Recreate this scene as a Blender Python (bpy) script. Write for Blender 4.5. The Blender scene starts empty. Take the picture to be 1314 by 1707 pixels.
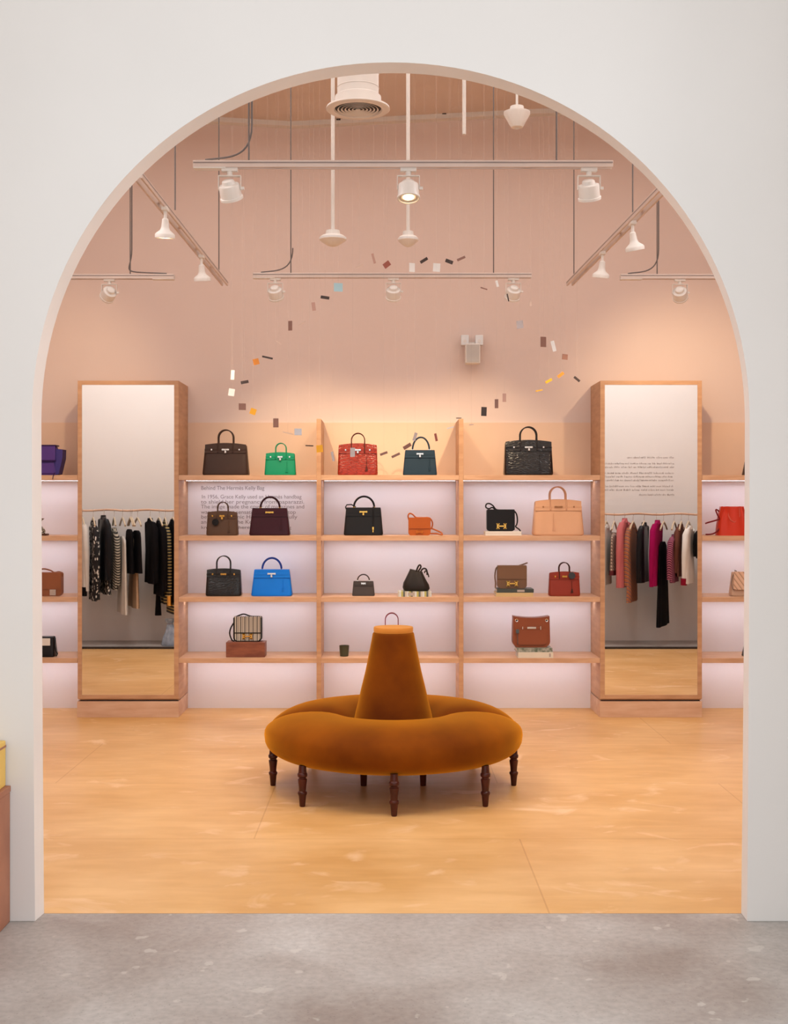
import bpy, bmesh, math, random
from mathutils import Vector, Matrix
PI = math.pi
rnd = random.Random(7)
C = bpy.context.scene.collection
# ------------------------------------------------------------------ camera, world, exposure
FPX, CXP, CYP, EYE = 2050.0, 645.0, 845.0, 1.5      # focal length in px, principal point, eye height
cam_d = bpy.data.cameras.new('camera'); cam = bpy.data.objects.new('camera', cam_d); C.objects.link(cam)
cam.location = (0, 0, EYE); cam.rotation_euler = (PI/2, 0, 0)
cam_d.sensor_fit = 'VERTICAL'; cam_d.sensor_height = 36; cam_d.lens = FPX/1707*36
cam_d.shift_x = (657-CXP)/1707; cam_d.shift_y = -(853.5-CYP)/1707
cam_d.clip_start = .05; cam_d.clip_end = 100
bpy.context.scene.camera = cam
vs = bpy.context.scene.view_settings
vs.view_transform = 'Standard'; vs.look = 'None'; vs.gamma = 1; vs.use_curve_mapping = False
vs.exposure = 0.0
w = bpy.data.worlds.new('world'); bpy.context.scene.world = w; w.use_nodes = True
bg = w.node_tree.nodes['Background']; bg.inputs[0].default_value = (.985, .99, 1.0, 1); bg.inputs[1].default_value = 1.29

def area_light(name, loc, size, sizey, power, col, rot=(0, 0, 0)):
    l = bpy.data.lights.new(name, 'AREA'); l.shape = 'RECTANGLE'; l.size = size; l.size_y = sizey
    l.energy = power; l.color = col
    o = bpy.data.objects.new(name, l); C.objects.link(o); o.location = loc; o.rotation_euler = rot
    return o
WARM = (1.0, .75, .46)
area_light('side_fill', (4.4, .2, 2.6), 4.0, 3.6, 85, (.98, .98, 1.0), (0, math.radians(78), math.radians(28)))  # added out-of-frame fill that brightens the left jamb, no window stands here
area_light('overhead_fill', (0, 6.7, 4.25), 5.6, 3.4, 67, (.98, .95, .92))  # added soft fill for the inner room, no fixture on the ceiling
area_light('niche_fill_left', (-2.6, 5.3, 4.2), 1.4, .5, 48, (.97, .98, 1.0), (math.radians(-22), 0, 0))  # added unseen fill to lift the left alcove wall in the mirror
area_light('niche_fill_right', (2.6, 5.3, 4.2), 1.4, .5, 48, (.97, .98, 1.0), (math.radians(-22), 0, 0))  # same added fill for the right alcove, no real lamp

def PX(px, D): return (px-CXP)*D/FPX
def PZ(py, D): return EYE+(CYP-py)*D/FPX

# ------------------------------------------------------------------ materials
def mat(name, col, rough=.6, metal=0, col2=None, scale=6, detail=3, bump=0, bscale=60, sheen=0, stint=None,
        coat=0, emit=None, estr=0, spec=None, stretch=(1, 1, 1), lo=.35, hi=.65):
    m = bpy.data.materials.new(name); m.use_nodes = True
    nt = m.node_tree; b = nt.nodes['Principled BSDF']
    b.inputs['Base Color'].default_value = (*col, 1); b.inputs['Roughness'].default_value = rough
    b.inputs['Metallic'].default_value = metal
    if spec is not None: b.inputs['Specular IOR Level'].default_value = spec
    if sheen:
        b.inputs['Sheen Weight'].default_value = sheen; b.inputs['Sheen Tint'].default_value = (*(stint or col), 1)
        b.inputs['Sheen Roughness'].default_value = .45
    if coat: b.inputs['Coat Weight'].default_value = coat; b.inputs['Coat Roughness'].default_value = .08
    if emit: b.inputs['Emission Color'].default_value = (*emit, 1); b.inputs['Emission Strength'].default_value = estr
    tc = nt.nodes.new('ShaderNodeTexCoord'); mp = nt.nodes.new('ShaderNodeMapping')
    nt.links.new(tc.outputs['Object'], mp.inputs[0]); mp.inputs['Scale'].default_value = stretch
    n = nt.nodes.new('ShaderNodeTexNoise'); n.inputs['Scale'].default_value = scale; n.inputs['Detail'].default_value = detail
    nt.links.new(mp.outputs[0], n.inputs['Vector'])
    r = nt.nodes.new('ShaderNodeValToRGB'); r.color_ramp.elements[0].position = lo; r.color_ramp.elements[1].position = hi
    c2 = col2 or tuple(c*.93 for c in col)
    r.color_ramp.elements[0].color = (*c2, 1); r.color_ramp.elements[1].color = (*col, 1)
    nt.links.new(n.outputs['Fac'], r.inputs[0]); nt.links.new(r.outputs[0], b.inputs['Base Color'])
    if bump:
        n2 = nt.nodes.new('ShaderNodeTexNoise'); n2.inputs['Scale'].default_value = bscale; n2.inputs['Detail'].default_value = 4
        nt.links.new(tc.outputs['Object'], n2.inputs['Vector'])
        bp = nt.nodes.new('ShaderNodeBump'); bp.inputs['Strength'].default_value = bump; bp.inputs['Distance'].default_value = .004
        nt.links.new(n2.outputs['Fac'], bp.inputs['Height']); nt.links.new(bp.outputs[0], b.inputs['Normal'])
    return m

def croc(name, col, rough=.18):
    m = mat(name, col, rough, coat=.0, spec=.42); nt = m.node_tree; b = nt.nodes['Principled BSDF']
    tc = nt.nodes.new('ShaderNodeTexCoord'); mp = nt.nodes.new('ShaderNodeMapping'); mp.inputs['Scale'].default_value = (28, 28, 75)
    v = nt.nodes.new('ShaderNodeTexVoronoi'); v.feature = 'DISTANCE_TO_EDGE'; v.inputs['Scale'].default_value = 1
    r = nt.nodes.new('ShaderNodeValToRGB'); r.color_ramp.elements[1].position = .16
    bp = nt.nodes.new('ShaderNodeBump'); bp.inputs['Strength'].default_value = .3; bp.inputs['Distance'].default_value = .002
    nt.links.new(tc.outputs['Object'], mp.inputs[0]); nt.links.new(mp.outputs[0], v.inputs['Vector'])
    nt.links.new(v.outputs['Distance'], r.inputs[0]); nt.links.new(r.outputs[0], bp.inputs['Height'])
    nt.links.new(bp.outputs[0], b.inputs['Normal'])
    mx = nt.nodes.new('ShaderNodeMixRGB'); mx.inputs[1].default_value = (*[c*.62 for c in col], 1); mx.inputs[2].default_value = (*col, 1)
    nt.links.new(r.outputs[0], mx.inputs[0]); nt.links.new(mx.outputs[0], b.inputs['Base Color'])
    return m

def bands(name, cols, scale=(0, 0, 20), rough=.8, dist=0, kind='WAVE', rot=(0, 0, 0)):
    """stepped stripes or cells in the given colours"""
    m = mat(name, cols[0], rough); nt = m.node_tree; b = nt.nodes['Principled BSDF']
    tc = nt.nodes.new('ShaderNodeTexCoord'); mp = nt.nodes.new('ShaderNodeMapping'); mp.inputs['Scale'].default_value = scale
    mp.inputs['Rotation'].default_value = rot
    nt.links.new(tc.outputs['Object'], mp.inputs[0])
    r = nt.nodes.new('ShaderNodeValToRGB'); r.color_ramp.interpolation = 'CONSTANT'
    els = r.color_ramp.elements
    while len(els) < len(cols): els.new(.5)
    for i, c in enumerate(cols): els[i].position = i/len(cols); els[i].color = (*c, 1)
    if kind == 'WAVE':
        s = nt.nodes.new('ShaderNodeSeparateXYZ'); nt.links.new(mp.outputs[0], s.inputs[0])
        a = nt.nodes.new('ShaderNodeMath'); a.operation = 'ADD'; nt.links.new(s.outputs[0], a.inputs[0]); nt.links.new(s.outputs[1], a.inputs[1])
        a2 = nt.nodes.new('ShaderNodeMath'); a2.operation = 'ADD'; nt.links.new(a.outputs[0], a2.inputs[0]); nt.links.new(s.outputs[2], a2.inputs[1])
        f = nt.nodes.new('ShaderNodeMath'); f.operation = 'FRACT'; nt.links.new(a2.outputs[0], f.inputs[0])
        nt.links.new(f.outputs[0], r.inputs[0])
    else:
        v = nt.nodes.new('ShaderNodeTexVoronoi'); v.inputs['Scale'].default_value = 1; nt.links.new(mp.outputs[0], v.inputs['Vector'])
        nt.links.new(v.outputs['Distance'], r.inputs[0])
    nt.links.new(r.outputs[0], b.inputs['Base Color'])
    return m

M = {}
M['plaster'] = mat('plaster_white', (.79, .76, .73), .85, col2=(.765, .735, .705), scale=1.2, bump=.05, bscale=40)
M['soffit'] = mat('soffit_pink', (.80, .66, .57), .8, scale=2)
M['jamb'] = mat('reveal_paint', (.86, .81, .77), .8, scale=2)
M['pink'] = mat('wall_pink', (.77, .615, .55), .85, col2=(.75, .595, .53), scale=1.0, bump=.04)
M['ceil'] = mat('ceiling_paint', (.70, .57, .49), .9, col2=(.66, .53, .45), scale=1.5)
M['panel'] = mat('shelf_panel', (.86, .83, .86), .8, scale=2, col2=(.85, .82, .85))
M['toppanel'] = mat('shelf_panel_pink', (.82, .58, .43), .75, scale=2)
M['wood'] = mat('oak_wood', (.58, .335, .19), .5, col2=(.48, .26, .14), scale=5, stretch=(1, 1, 6), detail=6)
M['woodh'] = mat('oak_wood_horizontal', (.66, .41, .26), .5, col2=(.57, .33, .195), scale=5, stretch=(1.2, 6, 8), detail=6)
M['woodp'] = mat('plinth_wood', (.70, .47, .33), .5, col2=(.60, .36, .23), scale=4, stretch=(1, 4, 6), detail=5)
M['mirror'] = mat('mirror_glass', (.93, .93, .92), .01, 1, col2=(.93, .93, .92))
M['led'] = mat('led_strip', (1, .95, .95), .5, emit=(.92, .91, 1.0), estr=13)
M['velvet'] = mat('rust_velvet', (.22, .052, .002), .8, spec=.08, col2=(.085, .014, .001), scale=3.4, detail=5, sheen=1.0, stint=(1, .42, .03), bump=.1, bscale=300, lo=.3, hi=.7)
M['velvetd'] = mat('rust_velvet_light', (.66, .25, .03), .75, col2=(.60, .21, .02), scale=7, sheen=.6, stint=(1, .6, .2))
M['legwood'] = mat('mahogany', (.075, .011, .006), .3, col2=(.04, .006, .004), scale=12, spec=.35)
M['white'] = mat('white_enamel', (.80, .75, .70), .4)
M['whitep'] = mat('white_plastic', (.80, .80, .80), .45)
M['track'] = mat('track_aluminium', (.70, .58, .52), .4, .25)
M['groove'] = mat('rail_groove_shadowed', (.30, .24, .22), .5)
M['cable'] = mat('grey_cable', (.16, .13, .12), .6)
M['dark'] = mat('dark_slot', (.03, .025, .025), .6)
M['black'] = mat('black_leather', (.007, .006, .007), .35, bump=.04, bscale=300, spec=.25)
M['gold'] = mat('gold_metal', (.85, .50, .12), .22, 1)
M['silver'] = mat('silver_metal', (.85, .83, .80), .2, 1)
M['bulb'] = mat('lamp_glow', (1, .8, .5), .5, emit=(1, .72, .38), estr=9)
M['lens'] = mat('lamp_lens', (.42, .38, .33), .15, coat=.5)
M['paper'] = mat('paper_white', (.78, .74, .68), .7)
M['ink'] = mat('grey_lettering', (.30, .25, .27), .7)
M['ink2'] = mat('pale_grey_lettering', (.42, .36, .33), .7)
M['brick'] = mat('terracotta_paint', (.43, .18, .10), .6, col2=(.33, .13, .075), scale=5)
M['yellow'] = mat('yellow_paint', (.80, .52, .12), .6)
M['hangwood'] = mat('hanger_wood', (.62, .50, .35), .5)
M['thread'] = mat('nylon_thread', (.85, .75, .68), .3)
M['thread'].node_tree.nodes['Principled BSDF'].inputs['Alpha'].default_value = .13

def floor_wood():
    m = mat('floor_painted_plywood', (.78, .44, .165), .42, spec=.35); nt = m.node_tree; b = nt.nodes['Principled BSDF']; L = nt.links.new
    tc = nt.nodes.new('ShaderNodeTexCoord')
    def noise(sc, scale, det=4, dis=0):
        mp = nt.nodes.new('ShaderNodeMapping'); mp.inputs['Scale'].default_value = sc; L(tc.outputs['Object'], mp.inputs[0])
        n = nt.nodes.new('ShaderNodeTexNoise'); n.inputs['Scale'].default_value = scale; n.inputs['Detail'].default_value = det
        n.inputs['Distortion'].default_value = dis; L(mp.outputs[0], n.inputs['Vector']); return n
    def ramp(n, p0, c0, p1, c1):
        r = nt.nodes.new('ShaderNodeValToRGB'); r.color_ramp.elements[0].position = p0; r.color_ramp.elements[1].position = p1
        r.color_ramp.elements[0].color = (*c0, 1); r.color_ramp.elements[1].color = (*c1, 1); L(n.outputs['Fac'], r.inputs[0]); return r
    a = ramp(noise((1, 1.3, 1), 1.3, 6), .36, (.66, .365, .125), .66, (.78, .48, .21))
    s = ramp(noise((1.4, 5, 1), 2.4, 7, .3), .40, (.93, .90, .86), .62, (1, 1, 1))
    f = ramp(noise((1.3, 1.8, 1), 2.4, 7, .9), .60, (0, 0, 0), .72, (1, 1, 1))
    mu = nt.nodes.new('ShaderNodeMixRGB'); mu.blend_type = 'MULTIPLY'; mu.inputs[0].default_value = 1; L(a.outputs[0], mu.inputs[1]); L(s.outputs[0], mu.inputs[2])
    m2 = nt.nodes.new('ShaderNodeMixRGB'); m2.inputs[2].default_value = (.84, .56, .32, 1)
    fm = nt.nodes.new('ShaderNodeMath'); fm.operation = 'MULTIPLY'; fm.inputs[1].default_value = .85; L(f.outputs[0], fm.inputs[0]); L(fm.outputs[0], m2.inputs[0]); L(mu.outputs[0], m2.inputs[1])
    br = nt.nodes.new('ShaderNodeTexBrick'); br.offset = .5; br.inputs['Scale'].default_value = 1
    br.inputs['Brick Width'].default_value = 2.4; br.inputs['Row Height'].default_value = 1.12; br.inputs['Mortar Size'].default_value = .0035
    br.inputs['Color1'].default_value = (1, 1, 1, 1); br.inputs['Color2'].default_value = (.96, .955, .95, 1); br.inputs['Mortar'].default_value = (.78, .70, .62, 1)
    mp = nt.nodes.new('ShaderNodeMapping'); mp.inputs['Location'].default_value = (.6, .045, 0); L(tc.outputs['Object'], mp.inputs[0]); L(mp.outputs[0], br.inputs[0])
    m3 = nt.nodes.new('ShaderNodeMixRGB'); m3.blend_type = 'MULTIPLY'; m3.inputs[0].default_value = .8; L(m2.outputs[0], m3.inputs[1]); L(br.outputs[0], m3.inputs[2])
    L(m3.outputs[0], b.inputs['Base Color'])
    return m
def concrete():
    m = mat('polished_concrete', (.33, .29, .26), .45); nt = m.node_tree; b = nt.nodes['Principled BSDF']; L = nt.links.new
    tc = nt.nodes.new('ShaderNodeTexCoord')
    def noise(scale, det=5, dis=0):
        n = nt.nodes.new('ShaderNodeTexNoise'); n.inputs['Scale'].default_value = scale; n.inputs['Detail'].default_value = det
        n.inputs['Distortion'].default_value = dis; L(tc.outputs['Object'], n.inputs['Vector']); return n
    def ramp(n, p0, c0, p1, c1):
        r = nt.nodes.new('ShaderNodeValToRGB'); r.color_ramp.elements[0].position = p0; r.color_ramp.elements[1].position = p1
        r.color_ramp.elements[0].color = (*c0, 1); r.color_ramp.elements[1].color = (*c1, 1); L(n.outputs[0], r.inputs[0]); return r
    a = ramp(noise(1.6, 8, .3), .32, (.31, .26, .23), .68, (.50, .475, .45))
    g = ramp(noise(40, 5), .3, (.84, .84, .84), .7, (1.06, 1.06, 1.06))
    mu = nt.nodes.new('ShaderNodeMixRGB'); mu.blend_type = 'MULTIPLY'; mu.inputs[0].default_value = 1; L(a.outputs[0], mu.inputs[1]); L(g.outputs[0], mu.inputs[2])
    f = ramp(noise(9, 3, 0), .655, (0, 0, 0), .68, (.5, .5, .5))
    m2 = nt.nodes.new('ShaderNodeMixRGB'); m2.inputs[2].default_value = (.58, .55, .50, 1); L(f.outputs[0], m2.inputs[0]); L(mu.outputs[0], m2.inputs[1])
    v = nt.nodes.new('ShaderNodeTexVoronoi'); v.inputs['Scale'].default_value = 55; L(tc.outputs['Object'], v.inputs['Vector'])
    pr = ramp(v, .10, (.62, .60, .60), .2, (1, 1, 1))
    m3 = nt.nodes.new('ShaderNodeMixRGB'); m3.blend_type = 'MULTIPLY'; m3.inputs[0].default_value = .55; L(m2.outputs[0], m3.inputs[1]); L(pr.outputs[0], m3.inputs[2])
    L(m3.outputs[0], b.inputs['Base Color'])
    return m
M['floor'] = floor_wood(); M['concrete'] = concrete()
def leather(name, col, rough=.42, **k): return mat(name, tuple(c*.8 for c in col), rough, bump=.06, bscale=260, spec=.22, **k)

# ------------------------------------------------------------------ mesh helpers
def box(bm, cx, cy, cz, sx, sy, sz, R=None, bev=0):
    m = Matrix.Translation((cx, cy, cz)) @ (R or Matrix.Identity(4)) @ Matrix.Diagonal((sx, sy, sz, 1))
    vs_ = bmesh.ops.create_cube(bm, size=1, matrix=m)['verts']
    if bev:
        es = set(e for v in vs_ for e in v.link_edges)
        bmesh.ops.bevel(bm, geom=list(es), offset=bev, segments=2, affect='EDGES', profile=.6)
def bx(bm, x0, x1, y0, y1, z0, z1, bev=0): box(bm, (x0+x1)/2, (y0+y1)/2, (z0+z1)/2, x1-x0, y1-y0, z1-z0, None, bev)
def loft(bm, rings, cap=True, closed=True):
    rs = [[bm.verts.new(p) for p in r] for r in rings]
    n = len(rs[0])
    for a, b in zip(rs, rs[1:]):
        for i in range(n if closed else n-1):
            j = (i+1) % n
            try: bm.faces.new((a[i], a[j], b[j], b[i]))
            except ValueError: pass
    if cap and closed:
        bm.faces.new(list(reversed(rs[0]))); bm.faces.new(rs[-1])
    return rs
def lathe(bm, prof, cx=0, cy=0, n=24, cap=True):
    loft(bm, [[(cx+r*math.cos(2*PI*i/n), cy+r*math.sin(2*PI*i/n), z) for i in range(n)] for r, z in prof], cap)
def tube(bm, pts, r, n=8, taper=None, flat=1.0):
    pts = [Vector(p) for p in pts]; rings = []
    up0 = Vector((0, 1, 0))
    for i, p in enumerate(pts):
        t = (pts[min(i+1, len(pts)-1)]-pts[max(i-1, 0)]).normalized()
        u = t.cross(up0)
        if u.length < 1e-3: u = t.cross(Vector((1, 0, 0)))
        u.normalize(); v = t.cross(u).normalized()
        rr = r if not taper else r*taper(i/(len(pts)-1))
        rings.append([tuple(p+u*rr*math.cos(2*PI*k/n)+v*rr*flat*math.sin(2*PI*k/n)) for k in range(n)])
    loft(bm, rings)
def srect(hw, hd, z, cx=0, cy=0, n=32, e=5):
    out = []
    for i in range(n):
        a = 2*PI*i/n; c, s = math.cos(a), math.sin(a)
        out.append((cx+hw*math.copysign(abs(c)**(2/e), c), cy+hd*math.copysign(abs(s)**(2/e), s), z))
    return out
def prism(bm, pts, y0, y1):
    """outline in x,z, front at y0 and back at y1"""
    loft(bm, [[(x, y0, z) for x, z in pts], [(x, y1, z) for x, z in pts]])
def bez(p0, p1, p2, p3, n=14):
    P = [Vector(p) for p in (p0, p1, p2, p3)]; o = []
    for i in range(n+1):
        t = i/n; s = 1-t
        o.append(P[0]*s**3+P[1]*3*s*s*t+P[2]*3*s*t*t+P[3]*t**3)
    return o
def obj(name, bm, m, parent=None, smooth=False, ang=None, keep=True):
    bmesh.ops.recalc_face_normals(bm, faces=bm.faces)
    me = bpy.data.meshes.new(name); bm.to_mesh(me); bm.free(); me.materials.append(m)
    if smooth:
        me.polygons.foreach_set('use_smooth', [True]*len(me.polygons))
        me.set_sharp_from_angle(angle=math.radians(ang or 40))
    o = bpy.data.objects.new(name, me); C.objects.link(o)
    if parent is not None: o.parent = parent
    return o
def NB(): return bmesh.new()
def thing(name, label, cat, loc=(0, 0, 0), rz=0, group=None):
    o = bpy.data.objects.new(name, None); C.objects.link(o); o.empty_display_size = .05
    o.location = loc; o.rotation_euler = (0, 0, rz); o['label'] = label; o['category'] = cat
    if group: o['group'] = group
    return o
def tag(o, label, cat, group=None):
    o['label'] = label; o['category'] = cat
    if group: o['group'] = group
    return o
def struct(name, bm, m, label, smooth=False):
    o = obj(name, bm, m, None, smooth); o['kind'] = 'structure'; o['label'] = label; o['category'] = name.split('_')[0]
    return o

# ------------------------------------------------------------------ room shell
DA, DAB, DF, DB = 4.453, 4.54, 8.76, 9.18        # arch front, arch back, shelf/cabinet front, back wall
NX0, NX1, NY = 1.75, 3.6, 3.72                   # alcoves beside the arch
CH = 4.42
bm = NB(); bx(bm, -NX1, NX1, DAB, DB, -.1, 0); struct('floor', bm, M['floor'], 'orange painted plywood floor of the room beyond the arch')
bm = NB(); bx(bm, -5, 5, -3, DA+.045, -.1, -.001)
bx(bm, -NX1, -NX0, DA+.045, DAB-.02, -.1, -.001); bx(bm, NX0, NX1, DA+.045, DAB-.02, -.1, -.001); bx(bm, -NX0, NX0, DA+.045, DAB-.0, -.1, -.001)
struct('floor', bm, M['concrete'], 'worn grey polished concrete floor in front of the arch')
bm = NB(); bx(bm, -NX1-.1, NX1+.1, DB, DB+.1, -.1, 4.8); struct('wall_back', bm, M['pink'], 'salmon pink wall behind the shelving')
for s, nm in ((-1, 'left'), (1, 'right')):
    bm = NB(); bx(bm, *sorted((s*NX1, s*(NX1+.1))), NY-.1, DB, -.1, 4.8); struct('wall_'+nm, bm, M['pink'], 'pink side wall on the %s of the inner room' % nm)
    bm = NB(); bx(bm, *sorted((s*NX0, s*NX1)), NY-.1, NY, -.0, 4.8)
    bx(bm, *sorted((s*(NX0-.09), s*NX0)), NY-.1, DA-.0, 0, 4.8)
    struct('wall_alcove_'+nm, bm, M['plaster'], 'off-white wall of the clothes alcove %s of the arch' % nm)
# ceiling follows the faceted pale cornice at the top of the back wall
cl = [(-NX1, PZ(196, DB)), (PX(368, DB), PZ(200, DB)), (PX(487, DB), PZ(207, DB)), (PX(900, DB), PZ(186, DB)), (NX1, PZ(170, DB))]
bm = NB(); prism(bm, cl+[(NX1, 4.9), (-NX1, 4.9)], NY-.1, DB); struct('ceiling', bm, M['ceil'], 'dusky pink painted ceiling over the inner room')
bm = NB()
loft(bm, [[(x, DB-.07, z-.035), (x, DB, z-.035), (x, DB, z+.02), (x, DB-.07, z+.02)] for x, z in cl])
o = struct('trim_1', bm, M['white'], 'pale cornice along the top of the back wall')
bm = NB()
for px in (565, 740): box(bm, PX(px, DB), DB-.073, PZ(203 if px < 600 else 193, DB)-.005, .03, .008, .012)
obj('cornice_slot', bm, M['dark'], o)

def arch_outline(cx, rx, zs, rz, bot_in_l, bot_in_r, e=2.0):
    pts = []
    nj = 10
    for i in range(nj):
        t = i/nj; pts.append((cx-rx+bot_in_l*(1-t)**1.5, zs*t))
    na = 72
    for i in range(na+1):
        a = PI-PI*i/na; c, s = math.cos(a), math.sin(a)
        pts.append((cx+rx*math.copysign(abs(c)**(2/e), c), zs+rz*abs(s)**(2/e)))
    for i in range(nj-1, -1, -1):
        t = i/nj; pts.append((cx+rx-bot_in_r*(1-t)**1.5, zs*t))
    return pts
k = DA/FPX
fo = arch_outline((651.5-CXP)*k, 598.5*k, PZ(700, DA), 596*k, 5.5*k, 4*k, 2.03)
kb = DAB/FPX
bo = arch_outline((655.5-CXP)*kb, 586.5*kb, PZ(702, DAB), 580*kb, 4.5*kb, 6*kb, 2.03)
TOP = 4.8
def outer(p, y):
    x, z = p; cx = 0; zc = 1.75
    X = NX0
    if z <= zc: return (math.copysign(X, x), y, z)
    dx, dz = x-cx, z-zc
    t = min(X/abs(dx) if abs(dx) > 1e-6 else 1e9, (TOP-zc)/dz if dz > 1e-6 else 1e9)
    return (cx+dx*t, y, zc+dz*t)
bm = NB()
f_in = [(x, DA, z) for x, z in fo]; f_out = [outer(p, DA) for p in fo]
b_in = [(x, DAB, z) for x, z in bo]; b_out = [outer(p, DAB) for p in bo]
def corner_fix(out):                      # make sure the rectangle corners are filled
    extra = []
    for a, b in zip(out, out[1:]):
        if abs(abs(a[0])-NX0) < 1e-6 and a[2] < TOP-1e-6 and abs(b[2]-TOP) < 1e-6: extra.append((a, (math.copysign(NX0, a[0]), a[1], TOP), b))
        if abs(a[2]-TOP) < 1e-6 and abs(abs(b[0])-NX0) < 1e-6 and b[2] < TOP-1e-6: extra.append((a, (math.copysign(NX0, b[0]), a[1], TOP), b))
    return extra
loft(bm, [f_in, f_out], closed=False); loft(bm, [b_in, b_out], closed=False)
for out in (f_out, b_out):
    for tri in corner_fix(out): bm.faces.new([bm.verts.new(p) for p in tri])
for s in (-1, 1):
    bm.faces.new([bm.verts.new(p) for p in ((s*NX0, DA, 0), (s*NX0, DAB, 0), (s*NX0, DAB, TOP), (s*NX0, DA, TOP))])
bmesh.ops.remove_doubles(bm, verts=bm.verts, dist=1e-5)
aw = struct('wall_front', bm, M['plaster'], 'off-white wall with the tall round-headed arch opening')
bm = NB(); loft(bm, [f_in, b_in], closed=False)
so = obj('arch_reveal', bm, M['jamb'], aw, True, 60)
bm = NB(); bx(bm, -NX1, NX1, DAB-.02, DAB, -.1, .004)
# dark threshold strips where the plywood meets the alcoves
for s, nm in ((-1, 'trim_2'), (1, 'trim_3')):
    b2 = NB(); bx(b2, *sorted((s*NX0, s*NX1)), DAB-.02, DAB+.012, -.05, .022); struct(nm, b2, M['dark'], 'dark threshold strip at the alcove edge')
bm.free()

# low painted bench and yellow box at the left edge in the front room
b = thing('display_bench', 'low terracotta painted bench against the wall left of the arch', 'bench', (-1.363-.145, 4.05, 0))
bm = NB(); bx(bm, -.145, .145, -.40, .40, 0, .47, .004); obj('body', bm, M['brick'], b)
bm = NB(); bx(bm, -.147, .147, -.402, .402, .47, .492, .003); obj('top_board', bm, M['brick'], b)
bm = NB(); bx(bm, -.13, .13, -.15, .22, 0, .165, .006); o = obj('display_box', bm, M['yellow']); o.location = (-1.507, 4.225, .492)
tag(o, 'yellow display box on the terracotta bench left of the arch', 'box')
bm = NB(); bx(bm, -.131, .131, -.151, .221, .14, .148, .001); obj('lid_line', bm, M['brick'], o)

# ------------------------------------------------------------------ shelving
S = DF/FPX
SZ = [PZ(792, DF), PZ(893.2, DF), PZ(995.4, DF), PZ(1097.2, DF)]      # shelf tops
TH = .0345
CLx = (PX(129.5, DF), PX(297.7, DF)); CRx = (PX(1001.2, DF), PX(1170.5, DF))
DV = [PX(531.6, DF), PX(769, DF)]
DTOP = PZ(698, DF)
def shelving(name, label, x0, x1, divs):
    t = thing(name, label, 'shelving', ((x0+x1)/2, DF, 0)); cx = (x0+x1)/2
    X0, X1 = x0-cx, x1-cx
    bm = NB(); bx(bm, X0, X1, DB-DF-.012, DB-DF-.001, .0, SZ[0]-TH-.001); obj('back_panel', bm, M['panel'], t)
    bm = NB(); bx(bm, X0, X1, DB-DF-.014, DB-DF-.001, SZ[0], DTOP); obj('upper_back_panel', bm, M['toppanel'], t)
    dd = [d-cx for d in divs]
    for d in dd:
        bm = NB(); bx(bm, d-.016, d+.016, 0, DB-DF-.015, 0, DTOP, .0015); obj('divider', bm, M['wood'], t)
    xs = [X0]+dd+[X1]
    for z in SZ:
        for a, b2 in zip(xs, xs[1:]):
            la = a+(.016 if a in dd else 0)+.0005; lb = b2-(.016 if b2 in dd else 0)-.0005
            bm = NB(); bx(bm, la, lb, .0015, DB-DF-.015, z-TH, z, .001); sh = obj('shelf_board', bm, M['woodh'], t)
            bm = NB(); bx(bm, la+.012, lb-.012, .25, .28, z-TH-.0006, z-TH+.002); obj('led_strip', bm, M['led'], sh)
    return t
shelving('display_shelving', 'central oak wall shelving of three bays holding the handbags', CLx[1]+.001, CRx[0]-.001, DV)
shelving('display_shelving', 'oak wall shelving left of the left mirror cabinet, cut off by the arch', -NX1+.001, CLx[0]-.001, [])
shelving('display_shelving', 'oak wall shelving right of the right mirror cabinet, cut off by the arch', CRx[1]+.001, NX1-.001, [])

for side, (x0, x1), mx in (('left', CLx, (136.3, 290.3)), ('right', CRx, (1008.6, 1163.4))):
    t = thing('mirror_cabinet', 'tall oak cabinet with full-length mirror door, the %s one' % side, 'cabinet', ((x0+x1)/2, DF, 0), 0, 'mirror cabinets between the shelf bays')
    cx = (x0+x1)/2; zt = PZ(634.5, DF); zb = PZ(1165, DF); zp = PZ(1167.5, DF)
    bm = NB(); bx(bm, x0-cx, x1-cx, .022, DB-DF-.002, zp, zt, .002); obj('body', bm, M['wood'], t)
    bm = NB(); bx(bm, x0-cx-.004, x1-cx+.0005, 0, DB-DF-.002, 0, zp-.008, .002); obj('plinth', bm, M['woodp'], t)
    bm = NB(); bx(bm, x0-cx+.01, x1-cx-.01, .03, DB-DF-.01, zp-.012, zp+.001); obj('shadow_gap', bm, M['dark'], t)
    m0, m1 = PX(mx[0], DF)-cx, PX(mx[1], DF)-cx; mt, mb = PZ(641.5, DF), PZ(1158.5, DF)
    d = NB()
    bx(d, x0-cx, m0, 0, .02, zb, zt, .001); bx(d, m1, x1-cx, 0, .02, zb, zt, .001)
    bx(d, m0, m1, 0, .02, mt, zt, .001); bx(d, m0, m1, 0, .02, zb, mb, .001)
    dr = obj('door_frame', d, M['wood'], t)
    bm = NB(); bx(bm, m0+.0002, m1-.0002, .005, .018, mb, mt); obj('mirror', bm, M['mirror'], dr)

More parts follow.
